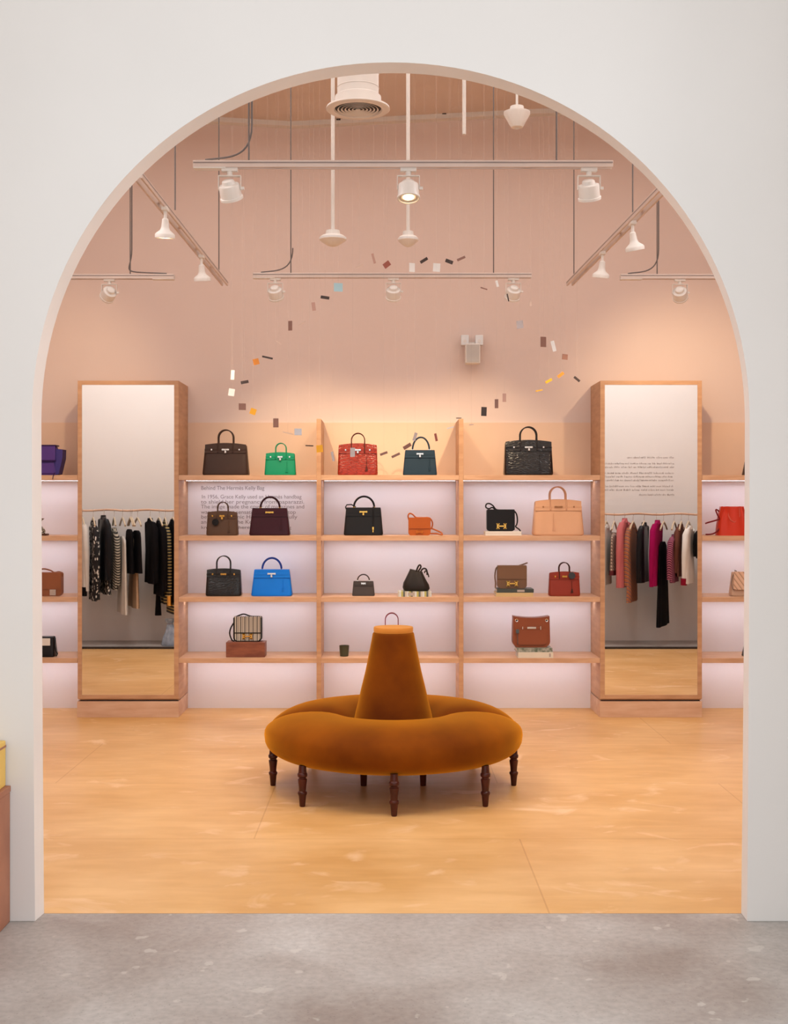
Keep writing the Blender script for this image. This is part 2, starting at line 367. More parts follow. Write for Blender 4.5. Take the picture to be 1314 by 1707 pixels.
# lettering on the pale panel of the left bay
def text(s, px, py, hpx, D, parent, m, width=None):
    cu = bpy.data.curves.new('lettering', 'FONT'); cu.body = s; cu.size = 1; cu.extrude = 0.0
    o = bpy.data.objects.new('lettering', cu); C.objects.link(o)
    bpy.context.view_layer.update()
    dg = bpy.context.evaluated_depsgraph_get(); me = bpy.data.meshes.new_from_object(o.evaluated_get(dg))
    C.objects.unlink(o); bpy.data.objects.remove(o)
    xs = [v.co.x for v in me.vertices]
    sc = hpx*D/FPX/.70; sx = (width*D/FPX/(max(xs)-min(xs))) if width else sc
    bmt = NB(); bmt.from_mesh(me)
    for v in bmt.verts: v.co = Vector((v.co.x*sx, 0, v.co.y*sc))
    oo = obj('lettering_line', bmt, m, parent); oo.location = (PX(px, D), 0, PZ(py, D)); return oo
tp = thing('wall_lettering', 'grey printed lettering about a handbag on the pale panel of the left shelf bay', 'sign', (0, DB-.0135, 0))
lines = [('Behind The Hermès Kelly Bag', 335, 816.5, 6.5, 105), ('In 1956, Grace Kelly used an Hermès handbag', 336, 831, 6.3, 166),
         ('to shield her pregnancy from paparazzi.', 335, 839.5, 6.3, 172), ('The image made the cover of magazines and', 335, 847.5, 6.3, 172),
         ('was an instant sensation; the bag on top', 335, 856.5, 6.3, 158), ('became an iconic Hermès design, fully', 335, 864.5, 6.3, 160),
         ('and renamed the Kelly.', 335, 873, 6.3, 96), ('known everywhere as the Kelly bag', 335, 881.5, 5.2, 150)]
for s, px, py, h, wd in lines: text(s, px, py, h, DB-.0135, tp, M['ink'], wd)
# printed paragraph on the right alcove wall (seen in the right mirror); strokes too fine to read
DV2 = 2*DF-NY
tp = thing('wall_lettering', 'printed paragraph on the off-white alcove wall, seen reversed in the right mirror', 'sign', (0, NY+.001, 0))
for x0, x1, y in ((1046, 1123, 764), (985, 1124, 774), (985, 1124, 780), (985, 1124, 790), (985, 1123, 796), (985, 1124, 802), (985, 1122, 812), (985, 1124, 818), (1066, 1124, 826)):
    bm = NB(); px = x0
    while px < x1:
        wl = rnd.uniform(5, 14); q = px
        while q < min(px+wl, x1):
            h = rnd.choice((2.0, 2.0, 2.0, 3.2)); X = PX(q, DV2); Z = PZ(y, DV2); k2 = DV2/FPX
            bx(bm, X, X+.55*k2, 0, .0008, Z, Z+h*k2); 
            if rnd.random() < .6: bx(bm, X+.5*k2, X+1.2*k2, 0, .0008, Z+rnd.choice((0, 1.0, 1.5))*k2, Z+rnd.choice((0.5, 1.3, 1.9))*k2+.002)
            q += 1.5
        px += wl+2
    obj('lettering_line', bm, M['ink2'], tp)

# ------------------------------------------------------------------ sofa
SX, SY = PX(656, 6.62), 6.62
t = thing('round_sofa', 'round rust-orange velvet banquette with tall central cone on turned legs', 'sofa', (SX, SY, 0))
def seat_half(a0, a1):
    bm = NB(); rings = []
    n = 72
    prof = []
    for i in range(40):
        a = 2*PI*i/40; c, s = math.cos(a), math.sin(a)
        e = 2.5 if s > 0 else 3.0
        prof.append((math.copysign(abs(c)**(2/e), c), math.copysign(abs(s)**(2/e), s)))
    for j in range(n+1):
        u = -1+2*j/n; a = a0+(a1-a0)*(j/n)
        s = max(0, 1-abs(u)**26)**.5*.30+.70
        s2 = (1-abs(u)**9)*.05
        ring = []
        for c, q in prof:
            rc, rw = .445, .247
            r = rc+rw*c
            zc, zh = .288, .108
            z = zc+zh*q
            if q > 0:
                dome = .020*(1-c*c)           # crowned top
                z = zc+(zh+dome)*q
                z = zc+(z-zc)*s + q*(s2-.045)
                if c > 0: r -= .012*(1-s)*c*3
            else:
                z = zc+.117*q; r -= .022*(-q)**2*max(c, 0)
            ring.append((r*math.sin(a), -r*math.cos(a), z))
        rings.append(ring)
    loft(bm, rings)
    return bm
D2R = math.radians
obj('seat_cushion', seat_half(D2R(-96), D2R(96)), M['velvet'], t, True, 60)
obj('seat_cushion', seat_half(D2R(96.3), D2R(263.7)), M['velvet'], t, True, 60)
bm = NB(); lathe(bm, [(.10, .186), (.55, .186), (.56, .19), (.55, .20), (.10, .20)], n=64); obj('seat_base', bm, M['velvet'], t, True)
bm = NB(); lathe(bm, [(.225, .30), (.214, .345), (.203, .40), (.190, .45), (.172, .53), (.150, .62), (.130, .72), (.1165, .79), (.1115, .818), (.108, .824), (.09, .826)], n=48); obj('central_cone', bm, M['velvet'], t, True, 60)
bm = NB(); lathe(bm, [(.09, .824), (.104, .826), (.106, .832), (.1065, .849), (.104, .855), (.02, .857)], n=48); obj('cone_cap', bm, M['velvetd'], t, True, 50)
bm = NB(); tube(bm, [(.10*0+.001, -.19-.012*i*0, .40) if 0 else (0, -(.2035-.0), .40), (0, -.190, .452), (0, -.1735, .53)], .0006); bm.free()
legp = [(.012, 0), (.0145, .004), (.0165, .03), (.019, .055), (.0225, .062), (.024, .068), (.0225, .074), (.0175, .078), (.019, .10), (.023, .13), (.0235, .137), (.018, .141), (.018, .146), (.0245, .152), (.0255, .160), (.0245, .166), (.021, .170), (.018, .206)]
for i in range(8):
    a = D2R(45*i); bm = NB(); lathe(bm, legp, .648*math.sin(a), -.655*math.cos(a), n=20); obj('leg', bm, M['legwood'], t, True, 35)
for s in (-1, 1):
    bm = NB(); lathe(bm, [(.016, 0), (.019, .06), (.024, .068), (.019, .078), (.022, .21)], s*.16, .0, n=16); obj('inner_leg', bm, M['legwood'], t, True, 35)

# ------------------------------------------------------------------ track lights
ZT = 2.985
def cyl(bm, p, q, r, n=12, r2=None):
    tube(bm, [p, q], r, n, (lambda t_: 1 if t_ < .5 else (r2/r)) if r2 else None)
def ceil_z(x):
    for (xa, za), (xb, zb) in zip(cl, cl[1:]):
        if xa <= x <= xb: return za+(zb-za)*(x-xa)/(xb-xa)
    return 4.3
def track(label, p0, p1, z, cables, feed=None, short=False):
    p0, p1 = Vector((*p0, 0)), Vector((*p1, 0)); c = (p0+p1)/2
    t = thing('track_rail', label, 'light track', (c.x, c.y, z), 0, 'ceiling light tracks')
    d = p1-p0; L = d.length; ang = math.atan2(d.y, d.x); R = Matrix.Rotation(ang, 4, 'Z')
    bm = NB(); n = R @ Vector((0, 1, 0))
    for s in (-1, 1):
        box(bm, n.x*.017*s, n.y*.017*s, 0, L, .011, .030, R, .002)
    for q in range(1, 5): box(bm, d.x*(q/5-.5), d.y*(q/5-.5), .008, .04, .03, .006, R)
    obj('rail', bm, M['track'], t)
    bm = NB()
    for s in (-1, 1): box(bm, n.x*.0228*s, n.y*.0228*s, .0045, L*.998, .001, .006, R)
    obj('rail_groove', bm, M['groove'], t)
    bm = NB(); box(bm, -d.x/2+d.x/L*.07, -d.y/2+d.y/L*.07, -.002, .14, .044, .036, R, .004)
    if feed: obj('end_feed', bm, M['white'], t)
    else: bm.free()
    for (x, y) in cables:
        bm = NB(); zz = ceil_z(x)-z; cyl(bm, (x-c.x, y-c.y, .012), (x-c.x, y-c.y, zz), .0038, 8); obj('suspension_cable', bm, M['cable'], t, True)
    if feed:
        fx, fy = feed
        bm = NB(); a = (fx-c.x+.012, fy-c.y+.01, ceil_z(fx)-z)
        pts = ([] if short else [a, (a[0], a[1], .20)])+bez((a[0], a[1], .18), (a[0], a[1], .02), (fx-c.x-.10, fy-c.y, .035), (-d.x/2+d.x/L*.05+0, -d.y/2+d.y/L*.05, .022))
        tube(bm, pts, .0042, 8); obj('power_cord', bm, M['cable'], t, True)
    return t
YA, YB = 5.34, 7.9
track('wide near ceiling light track crossing the top of the arch', (PX(323, YA), YA), (PX(1021, YA), YA), ZT, [(PX(415, YA), YA), (PX(928, YA), YA)], (PX(415, YA), YA))
track('middle far light track above the central shelf bays', (PX(422, YB), YB), (PX(886, YB), YB), ZT, [(PX(485, YB), YB), (PX(823, YB), YB)], (PX(485, YB), YB), True)
track('light track running front to back on the left', (PX(235, 5.58), 5.5), (-1.078, 8.18), ZT, [(PX(292, 6.2), 6.2), (PX(365, 8.0), 8.0)])
track('light track running front to back on the right', (1.29, 5.7), (1.217, 8.18), ZT, [(PX(957, 8.08), 8.08), (PX(1055, 6.3), 6.3)])
track('short far light track above the left mirror', (PX(289, YB), YB+.04), (PX(95, YB), YB+.04), ZT, [(PX(215, YB), YB+.04)], (PX(214, YB), YB+.04))
track('short far light track above the right mirror', (PX(1036, YB), YB+.04), (PX(1230, YB), YB+.04), ZT, [(PX(1098, YB), YB+.04)], (PX(1098, YB), YB+.04))

def spot(parent, loc, target, power, angle=70, blend=.9, col=WARM, r=.022):
    l = bpy.data.lights.new('spot_lamp', 'SPOT'); l.energy = power; l.spot_size = D2R(angle); l.spot_blend = blend; l.color = col; l.shadow_soft_size = r
    o = bpy.data.objects.new('spot_lamp', l); C.objects.link(o)
    p = Vector(loc); d = Vector(target)-p
    o.location = p; o.rotation_euler = d.to_track_quat('-Z', 'Y').to_euler(); return o
def gimbal(label, x, y, target, power, lit=False, angle=75):
    """square yoke track head with a round can"""
    z = ZT-.017
    t = thing('track_spotlight', label, 'spotlight', (x, y, z), 0, 'spotlights on the ceiling tracks')
    bm = NB(); box(bm, 0, 0, -.004, .07, .03, .018, None, .003); lathe(bm, [(.012, -.03), (.012, -.012)], n=14); obj('adapter', bm, M['white'], t, True)
    bm = NB(); box(bm, 0, 0, -.032, .098, .022, .004); box(bm, -.048, 0, -.062, .003, .02, .06); box(bm, .048, 0, -.062, .003, .02, .06)
    box(bm, .056, 0, -.085, .014, .012, .012); obj('yoke', bm, M['white'], t)
    piv = Vector((0, 0, -.088)); d = (Vector(target)-(Vector((x, y, z))+piv)).normalized()
    q = d.to_track_quat('-Z', 'Y')
    head = bpy.data.objects
    bm = NB(); lathe(bm, [(.020, .040), (.026, .036), (.030, .022), (.044, .018), (.046, .012), (.046, -.034), (.050, -.036), (.050, -.046), (.043, -.047), (.042, -.040), (.01, -.036)], n=28)
    h = obj('lamp_housing', bm, M['white'], t, True, 35); h.location = piv; h.rotation_mode = 'QUATERNION'; h.rotation_quaternion = q
    bm = NB(); lathe(bm, [(.040, -.0415), (.030, -.038), (.004, -.036)], n=28, cap=False); g = obj('lamp_reflector', bm, M['lens'], h, True)
    bm = NB(); lathe(bm, [(.002, -.044), (.020, -.043), (.024, -.040), (.002, -.0385)], n=20); obj('bulb', bm, M['bulb'] if lit else M['lens'], h, True)
    if power: spot(t, Vector((x, y, z))+piv+d*.06, target, power, angle)
def bell(label, x, y, target, power, angle=80):
    z = ZT-.017
    t = thing('track_spotlight', label, 'spotlight', (x, y, z), 0, 'spotlights on the ceiling tracks')
    bm = NB(); box(bm, 0, 0, -.004, .03, .06, .018, None, .003); obj('adapter', bm, M['white'], t)
    bm = NB(); cyl(bm, (0, 0, -.01), (0, 0, -.062), .008); obj('stem', bm, M['white'], t, True)
    piv = Vector((0, 0, -.06)); d = (Vector(target)-(Vector((x, y, z))+piv)).normalized(); q = d.to_track_quat('-Z', 'Y')
    bm = NB(); lathe(bm, [(.010, .012), (.016, .006), (.019, -.03), (.024, -.045), (.045, -.062), (.049, -.068), (.049, -.084), (.042, -.085), (.036, -.078), (.01, -.07)], n=28)
    h = obj('lamp_housing', bm, M['white'], t, True, 35); h.location = piv; h.rotation_mode = 'QUATERNION'; h.rotation_quaternion = q
    bm = NB(); lathe(bm, [(.002, -.084), (.030, -.083), (.033, -.079), (.002, -.075)], n=20); obj('bulb', bm, M['bulb'], h, True)
    if power: spot(t, Vector((x, y, z))+piv+d*.10, target, power, angle)
gimbal('left spotlight on the near track, tilted to the right', PX(383, YA), YA, (-.2, 6.9, .3), 48)
gimbal('centre spotlight on the near track with glowing lens', PX(681, YA), YA, (.12, 4.85, .9), 14, True)
gimbal('right spotlight on the near track', PX(982, YA), YA, (1.3, 6.6, .2), 40)
gimbal('left spotlight on the middle far track', PX(459, YB), YB, (-.50, 9.18, 1.45), 56, angle=72)
gimbal('centre spotlight on the middle far track', PX(656, YB), YB, (.03, 9.18, 1.4), 48, angle=70)
gimbal('right spotlight on the middle far track', PX(856, YB), YB, (.55, 9.18, 1.45), 56, angle=72)
gimbal('spotlight on the short track above the left mirror', PX(180, YB), YB+.04, (-2.7, 9.18, 2.0), 18, angle=110)
gimbal('spotlight on the short track above the right mirror', PX(1136, YB), YB+.04, (2.3, 9.18, 2.0), 34, angle=110)
bell('nearer bell spotlight on the left front-to-back track', -1.09, 6.05, (-1.25, 6.5, 0), 30)
bell('farther bell spotlight on the left front-to-back track', -1.085, 7.2, (-1.0, 7.8, 0), 42)
bell('nearer bell spotlight on the right front-to-back track, tilted', 1.27, 6.35, (1.55, 6.6, 1.5), 26)
bell('farther bell spotlight on the right front-to-back track', 1.245, 7.1, (1.0, 7.7, 0), 42)

# vent, sensors on poles
t = thing('air_vent', 'round ceiling air diffuser on a pale duct at the top of the arch', 'vent', (PX(597, 6.85), 6.85, PZ(184, 6.85)))
bm = NB(); lathe(bm, [(.115, .05), (.115, .8)], n=32)
for z in (.12, .2, .28, .36): lathe(bm, [(.1155, z), (.118, z+.004), (.1155, z+.008)], n=32)
obj('duct', bm, M['white'], t, True, 35)
bm = NB(); lathe(bm, [(.150, .022), (.130, .03), (.128, .075), (.114, .085), (.110, .08), (.12, .03)], n=36); obj('collar', bm, M['white'], t, True, 35)
bm = NB(); lathe(bm, [(.128, .010), (.135, .0), (.170, .0), (.178, .006), (.175, .016), (.15, .024), (.13, .02)], n=48, cap=False); obj('flange', bm, M['white'], t, True, 50)
bm = NB(); lathe(bm, [(.001, .013), (.13, .013)], n=36, cap=False); obj('throat', bm, M['dark'], t)
for r in (.112, .092, .072, .052, .032, .012):
    bm = NB(); lathe(bm, [(r-.005, .006), (r+.002, .001), (r+.0035, .002), (r-.003, .009)], n=36, cap=False); obj('diffuser_ring', bm, M['white'], t, True)
def pole(label, px, D, py_head, wpx, style):
    x = PX(px, D); z = PZ(py_head, D); t = thing('ceiling_sensor', label, 'sensor', (x, D, z), 0, 'white sensors hanging on poles')
    h = ceil_z(x)-z
    k = wpx*D/FPX/2
    bm = NB(); lathe(bm, [(.0115 if style != 2 else .007, .03), (.0115 if style != 2 else .007, h)], n=12); obj('pole', bm, M['white'], t, True)
    bm = NB(); lathe(bm, [(.02, .055), (k*.5, .052), (k*.55, .03), (k*.55, .018)], n=24); obj('collar', bm, M['white'], t, True, 35)
    bm = NB()
    if style == 2: lathe(bm, [(k, .02), (k*1.0, .008), (k*.45, -.065), (k*.2, -.07)], n=28)
    else: lathe(bm, [(k*.8, .022), (k, .010), (k, -.004), (k*.8, -.016), (k*.45, -.034), (k*.2, -.042), (.003, -.044)], n=28)
    obj('sensor_head', bm, M['white'], t, True, 35)
    bm = NB(); lathe(bm, [(k*1.005, .0), (k*1.008, .004), (k*1.005, .008)], n=28) if style != 2 else lathe(bm, [(k*.2, -.071), (k*.1, -.075)], n=16)
    obj('sensor_rim', bm, M['whitep'], t, True)
pole('round white sensor on a pole below the air vent', 555, 7.3, 399, 45, 0)
pole('white sensor on a pole right of the air vent pole, behind the glowing spotlight', 680.5, 7.5, 400, 34, 1)
pole('conical white sensor near the top right of the arch', 862, 6.9, 193, 44, 2)
bm = NB(); x = PX(774, 7.0); z = PZ(225, 7.0); lathe(bm, [(.004, 0), (.0105, .004), (.0105, ceil_z(x)-z)], n=12)
o = obj('ceiling_pipe', bm, M['white'], None, True); o.location = (x, 7.0, z); tag(o, 'short bare white pipe hanging from the ceiling', 'pipe')
bm = NB(); lathe(bm, [(.03, ceil_z(x)-z-.012), (.03, ceil_z(x)-z-.001)], n=16); obj('ceiling_rose', bm, M['white'], o)

# speaker on back wall
t = thing('wall_speaker', 'small white loudspeaker on a two-plate bracket on the pink wall', 'speaker', (PX(786, DB), DB, PZ(580, DB)))
for s in (-1, 1):
    bm = NB(); box(bm, s*.053, -.06, .048, .057, .05, .075, None, .004); pl = obj('mount_plate', bm, M['whitep'], t)
    bm = NB(); cyl(bm, (s*.053, -.084, .04), (s*.053, -.09, .04), .012); obj('knob', bm, M['white'], pl, True)
bm = NB(); box(bm, 0, -.03, .02, .04, .06, .03); obj('bracket', bm, M['white'], t)
bm = NB(); box(bm, 0, -.12, -.062, .108, .11, .145, None, .008); obj('speaker_body', bm, M['white'], t)
bm = NB(); box(bm, 0, -.176, -.062, .092, .004, .128, None, .002); obj('speaker_grille', bm, mat('grille_cloth', (.62, .58, .54), .9, bump=.6, bscale=900), t)

# ------------------------------------------------------------------ hanging card mobile
cm = {'brown': mat('card_brown', (.26, .13, .10), .4), 'dark': mat('card_dark', (.05, .03, .025), .4), 'white': mat('card_white', (.85, .85, .84), .3, coat=.3),
      'blue': mat('card_blue', (.42, .66, .75), .3), 'orange': mat('card_orange', (.70, .25, .03), .4), 'yellow': mat('card_yellow', (.85, .42, .02), .4),
      'silver': mat('card_silver', (.55, .50, .50), .25, .5), 'pink': mat('card_pink', (.55, .33, .27), .4), 'red': mat('card_red', (.34, .09, .06), .4), 'pale': mat('card_pale', (.72, .55, .46), .4)}
cards = [
 (623, 431, 4, 17, 15, 'pink', 'thin pinkish card standing upright left of the top of the ring'), (599, 444, 13, 3, 20, 'pale', 'pale sliver card at the top left of the ring'),
 (645, 441, 12, 9, 35, 'red', 'reddish diamond card at the top of the ring'), (564, 479, 15, 14, 0, 'blue', 'light blue card just under the middle far track'),
 (542, 496, 15, 5, -10, 'dark', 'flat dark card below left of the light blue card'), (523, 511, 6, 14, 8, 'pink', 'faint pink card on the upper left arc'),
 (504, 539, 14, 2, 32, 'pale', 'pale sliver card right of the upright brown card'), (484, 543, 7, 16, 0, 'brown', 'upright brown card on the upper left arc'),
 (464, 571, 10, 2, -30, 'pale', 'faint sliver card on the left arc'), (446, 596, 18, 3, -12, 'dark', 'long dark sliver card beside the orange card on the left'),
 (427, 603, 10, 10, 15, 'orange', 'orange square card on the left arc'), (388, 625, 6, 16, -4, 'white', 'upper bright white card at the far left of the ring'),
 (408, 637, 13, 5, 12, 'dark', 'dark diamond card right of the two white cards'), (386, 654, 10, 12, -8, 'white', 'lower bright white card at the far left of the ring'),
 (404, 678, 12, 11, 0, 'brown', 'brownish grey square card below the lower white card'), (422, 686, 10, 10, -20, 'yellow', 'amber card on the lower left arc'),
 (460, 705, 9, 15, 0, 'brown', 'upright brown card above the green handbag'), (497, 720, 12, 11, 0, 'silver', 'silver grey square card right above the green handbag'),
 (480, 722, 18, 1.5, -12, 'pale', 'pale sliver card above the green handbag'), (516, 743, 14, 2, -3, 'dark', 'dark sliver card left of the first shelf divider'),
 (533, 748, 11, 12, 5, 'yellow', 'yellow round-looking card in front of the first shelf divider'), (555, 761, 4, 16, 12, 'silver', 'silver card hanging left of the red crocodile handbag'),
 (588, 754, 8, 15, 0, 'silver', 'grey card in front of the red crocodile handbag'), (640, 756, 13, 4, 20, 'brown', 'brown card just right of the red crocodile handbag'),
 (660, 759, 15, 4, 25, 'brown', 'brown slanted card left of the navy handbag'), (687, 446, 10, 15, 0, 'white', 'white card left of the pale green white card, top of the ring'),
 (707, 434, 14, 5, 28, 'dark', 'dark slanted card between the two white cards at the top'), (728, 446, 12, 14, -4, 'white', 'white card at the top of the ring, right one of two'),
 (749, 436, 13, 6, -20, 'dark', 'dark card right of the white cards at the top'), (769, 431, 15, 4, 25, 'brown', 'rightmost brown slanted card at the top of the ring'),
 (807, 481, 12, 2, -20, 'brown', 'thin brown card under the right part of the middle far track'), (829, 473, 4, 11, 15, 'white', 'small white card left of the right far spotlight'),
 (847, 496, 2, 13, 12, 'dark', 'thin dark card below the right far spotlight'), (885, 507, 4, 9, 0, 'pale', 'faint pale card on the upper right arc'),
 (867, 541, 11, 13, 6, 'silver', 'silver grey card right above the loudspeaker'), (906, 570, 10, 17, 0, 'brown', 'tall brown card on the right arc'),
 (923, 577, 6, 18, 14, 'white', 'bright white slanted card on the right arc'), (942, 595, 10, 9, -4, 'brown', 'small brown square card at the far right of the ring'),
 (935, 625, 12, 5, 38, 'orange', 'upper orange slanted card on the right arc'), (915, 635, 13, 4, 28, 'yellow', 'lower amber slanted card on the right arc'),
 (962, 632, 12, 4, -40, 'dark', 'dark slanted card, rightmost of the ring'), (899, 651, 12, 2, 12, 'yellow', 'tan sliver card on the lower right arc'),
 (841, 663, 6, 14, 0, 'pink', 'upright pinkish brown card, highest of three in a row above the black crocodile handbag'), (828, 673, 6, 15, 0, 'brown', 'upright brown card, middle of three above the black crocodile handbag'),
 (807, 686, 9, 15, -2, 'dark', 'upright dark card, lowest of three above the black crocodile handbag'), (786, 708, 8, 2, 5, 'pale', 'faint card right of the second shelf divider'),
 (765, 697, 9, 1.5, 0, 'dark', 'dark sliver card at the top of the second shelf divider'), (751, 713, 12, 2, 12, 'white', 'white sliver card left of the second shelf divider'),
 (727, 729, 4, 13, 12, 'red', 'dark red card right above the navy handbag'), (679, 744, 15, 6, 30, 'brown', 'brown card touching the left side of the navy handbag in view'),
 (692, 728, 5, 14, -18, 'silver', 'silver card in front of the navy handbag handle')]
for px, py, wp, hp, ang, c, lab in cards:
    D = 7.48-.22*(py-590)/165+rnd.uniform(-.03, .03); k = D/FPX
    t = thing('mobile_card', lab, 'mobile', (PX(px, D), D, PZ(py, D)), D2R(rnd.uniform(-20, 20)), 'cards of the hanging ring mobile')
    bm = NB(); box(bm, 0, 0, 0, wp*k, .003, hp*k, Matrix.Rotation(-D2R(ang), 4, 'Y')); obj('card', bm, cm[c], t)
    h = ceil_z(PX(px, D))-PZ(py, D)
    bm = NB(); cyl(bm, (0, 0, hp*k*.4), (0, 0, h), .0006, 4); obj('thread', bm, M['thread'], t)

# ------------------------------------------------------------------ handbags
BD = 8.88; KB = BD/FPX
def hand_tube(x0, x1, z0, z1, y, r, squash=1.0):
    """inverted-U handle from (x0,z0) to (x1,z0) rising to z1"""
    pts = []; cx = (x0+x1)/2; hw = (x1-x0)/2
    zs = max(z0, z1-hw*squash)
    if zs > z0+.004:
        pts += [(x0, y, z0+(zs-z0)*i/4) for i in range(4)]
    for i in range(21):
        a = PI-PI*i/20; pts.append((cx+hw*math.cos(a), y, zs+(z1-zs)*math.sin(a)))
    if zs > z0+.004:
        pts += [(x1, y, zs-(zs-z0)*(i+1)/4) for i in range(4)]
    return pts
def body_loft(bm, w0, w1, d0, d1, h, e=7, bulge=.0):
    rings = []
    for i, u in enumerate((0, .02, .06, .2, .4, .6, .8, .94, .985, 1)):
        wv = w0+(w1-w0)*u+bulge*math.sin(PI*u); dv = d0+(d1-d0)*u
        ins = {0: .93, .02: .98, .985: .99, 1: .96}.get(u, 1)
        rings.append(srect(wv/2*ins, dv/2*(ins if u < .5 else ins*.95), h*u, n=40, e=e))
    loft(bm, rings)
def clochette(t, x, y, z, m, L=.05, hw=None):
    bm = NB(); box(bm, x, y, z, .0035, .002, L); box(bm, x, y-.0005, z-L/2, .0095, .003, .016, None, .0012)
    return obj('key_fob', bm, m, t)
def birkin(label, x0, x1, ytop, ybase, yhandle, hx0, hx1, shelf, m, hw=M['silver'], w_top=None, lock=True, fob=True, charm=None, hm=None, D=BD, name='handbag', rz=0, fobx=.22):
    """structured tote with two rolled handles, flap with three tabs, belt and turn lock"""
    k = D/FPX; w0 = (x1-x0)*k; h = (ybase-ytop)*k; w1 = (w_top*k if w_top else w0*.93); d0 = w0*.44; d1 = d0*.42
    t = thing(name, label, 'handbag', (PX((x0+x1)/2, D), D+.02, SZ[shelf]), rz, 'handbags on the shelves')
    arch = lambda x, z: z+h*.055*max(0, (z/h-.85)/.15)*(max(0, 1-(2*x/w1)**2)-.6)
    bm = NB(); body_loft(bm, w0, w1, d0, d1, h*.985)
    for v in bm.verts: v.co.z = arch(v.co.x, v.co.z)
    obj('body', bm, m, t, True, 50)
    yf = lambda z: -(d0+(d1-d0)*z/h)/2
    # flap: three scalloped tabs following the front
    zb = h*.70; zt = h*1.0
    def panel(xa, xb, za, zbt, off, th=.003, rr=.0):
        bmm = NB(); pts = []
        n = 6; r = min(rr, (xb-xa)/2*.9)
        pts = [(xa, zbt), (xa, za+r)]+[(xa+r-r*math.cos(PI/2*i/n), za+r-r*math.sin(PI/2*i/n)) for i in range(1, n)]+[(xa+r, za), (xb-r, za)]+[(xb-r+r*math.sin(PI/2*i/n), za+r-r*math.cos(PI/2*i/n)) for i in range(1, n)]+[(xb, za+r), (xb, zbt)]
        pts2 = []
        for p in pts:
            if not pts2 or (abs(p[0]-pts2[-1][0])+abs(p[1]-pts2[-1][1])) > 1e-6: pts2.append(p)
        loft(bmm, [[(x, yf(z)*.97-off-th, z) for x, z in pts2], [(x, yf(z)*.97-off, z) for x, z in pts2]])
        return bmm
    xa = (hx0-(x0+x1)/2)*k; xb = (hx1-(x0+x1)/2)*k; g = .0028
    fm = NB()
    for (a, b2) in ((-w1/2*.99, xa-g), (xa+g, xb-g), (xb+g, w1/2*.99)):
        p = panel(a, b2, zb, zt, .0005, rr=.008); me = bpy.data.meshes.new('tmp'); p.to_mesh(me); p.free(); fm.from_mesh(me); bpy.data.meshes.remove(me)
    bmesh.ops.subdivide_edges(fm, edges=[e for e in fm.edges if abs(e.verts[0].co.x-e.verts[1].co.x) > w1*.15 and min(e.verts[0].co.z, e.verts[1].co.z) > h*.9], cuts=6)
    for v in fm.verts: v.co.z = arch(v.co.x, v.co.z)
    obj('flap', fm, m, t)
    # belt strap
    zq = h*.80
    bm = NB()
    loft(bm, [[(-w1*.50, yf(zq)*.97-.0055, zq-.006), (w1*.50, yf(zq)*.97-.0055, zq-.006), (w1*.50, yf(zq)*.97-.0055, zq+.006), (-w1*.50, yf(zq)*.97-.0055, zq+.006)],
              [(-w1*.50, yf(zq)*.97-.0035, zq-.006), (w1*.50, yf(zq)*.97-.0035, zq-.006), (w1*.50, yf(zq)*.97-.0035, zq+.006), (-w1*.50, yf(zq)*.97-.0035, zq+.006)]])
    obj('belt', bm, m, t)
    yy = yf(zq)*.97-.008
    bm = NB(); box(bm, 0, yy, zq+.002, w0*.16, .003, .011, None, .001); box(bm, -w0*.05, yy-.003, zq+.002, .004, .005, .014); box(bm, w0*.05, yy-.003, zq+.002, .004, .005, .014)
    cyl(bm, (0, yy, zq), (0, yy-.010, zq), .0045, 10)
    for s in (-1, 1): box(bm, s*w0*.30, yy, zq+.002, .010, .003, .011, None, .001)
    obj('clasp', bm, hw, t)
    if lock:
        bm = NB(); box(bm, .001, yy-.008, zq-.015, .013, .006, .016, None, .002); tube(bm, hand_tube(-.004, .006, zq-.008, zq+.004, yy-.008, .001), .0012, 6); obj('padlock', bm, hw, t)
    for s, nm in ((-1, 0), (1, 1)):
        bm = NB(); zh = (ybase-yhandle)*k
        za = h*.72 if s < 0 else h*.9
        pts = hand_tube(xa, xb, za, zh, 0, .003, 1.05)
        off = [(p[0], (yf(min(p[2], h))*.97-.0065 if p[2] < h*1.03 else yf(h)*.9-.004) if s < 0 else d1/2*.8, p[2]) for p in pts]
        tube(bm, off, max(.0032, w0*.0125), 8); obj('handle', bm, hm or m, t, True, 60)
    if fob:
        x = w0*fobx; z0 = h*.62
        bm = NB(); tube(bm, [(x, yf(z)*.97-.006, z) for z in (h*.62, h*.45, h*.3)], .0013, 6); ya = yf(h*.22)*.97-.006
        loft(bm, [[(x-.003, ya-.0035, h*.31), (x+.003, ya-.0035, h*.31), (x+.003, ya, h*.31), (x-.003, ya, h*.31)], [(x-.0095, ya-.0045, h*.14), (x+.0095, ya-.0045, h*.14), (x+.0095, ya-.001, h*.14), (x-.0095, ya-.001, h*.14)]])
        obj('key_fob', bm, hm or m, t)
    if charm:
        cxp, cyp, cr, cmn = charm
        z = (ybase-cyp)*k; x = (cxp-(x0+x1)/2)*k
        bm = NB(); lathe(bm, [(.002, -.006), (cr*k, -.005), (cr*k*1.05, 0), (cr*k, .005), (.002, .006)], n=18)
        bmesh.ops.rotate(bm, verts=bm.verts, cent=(0, 0, 0), matrix=Matrix.Rotation(PI/2, 3, 'X')); bmesh.ops.translate(bm, verts=bm.verts, vec=(x, yf(z)-.014, z))
        tube(bm, [(x, yf(z)-.012, z), (x+.008, yf(z)-.012, z+.03)], .002, 6); obj('charm', bm, cmn, t, True, 50)
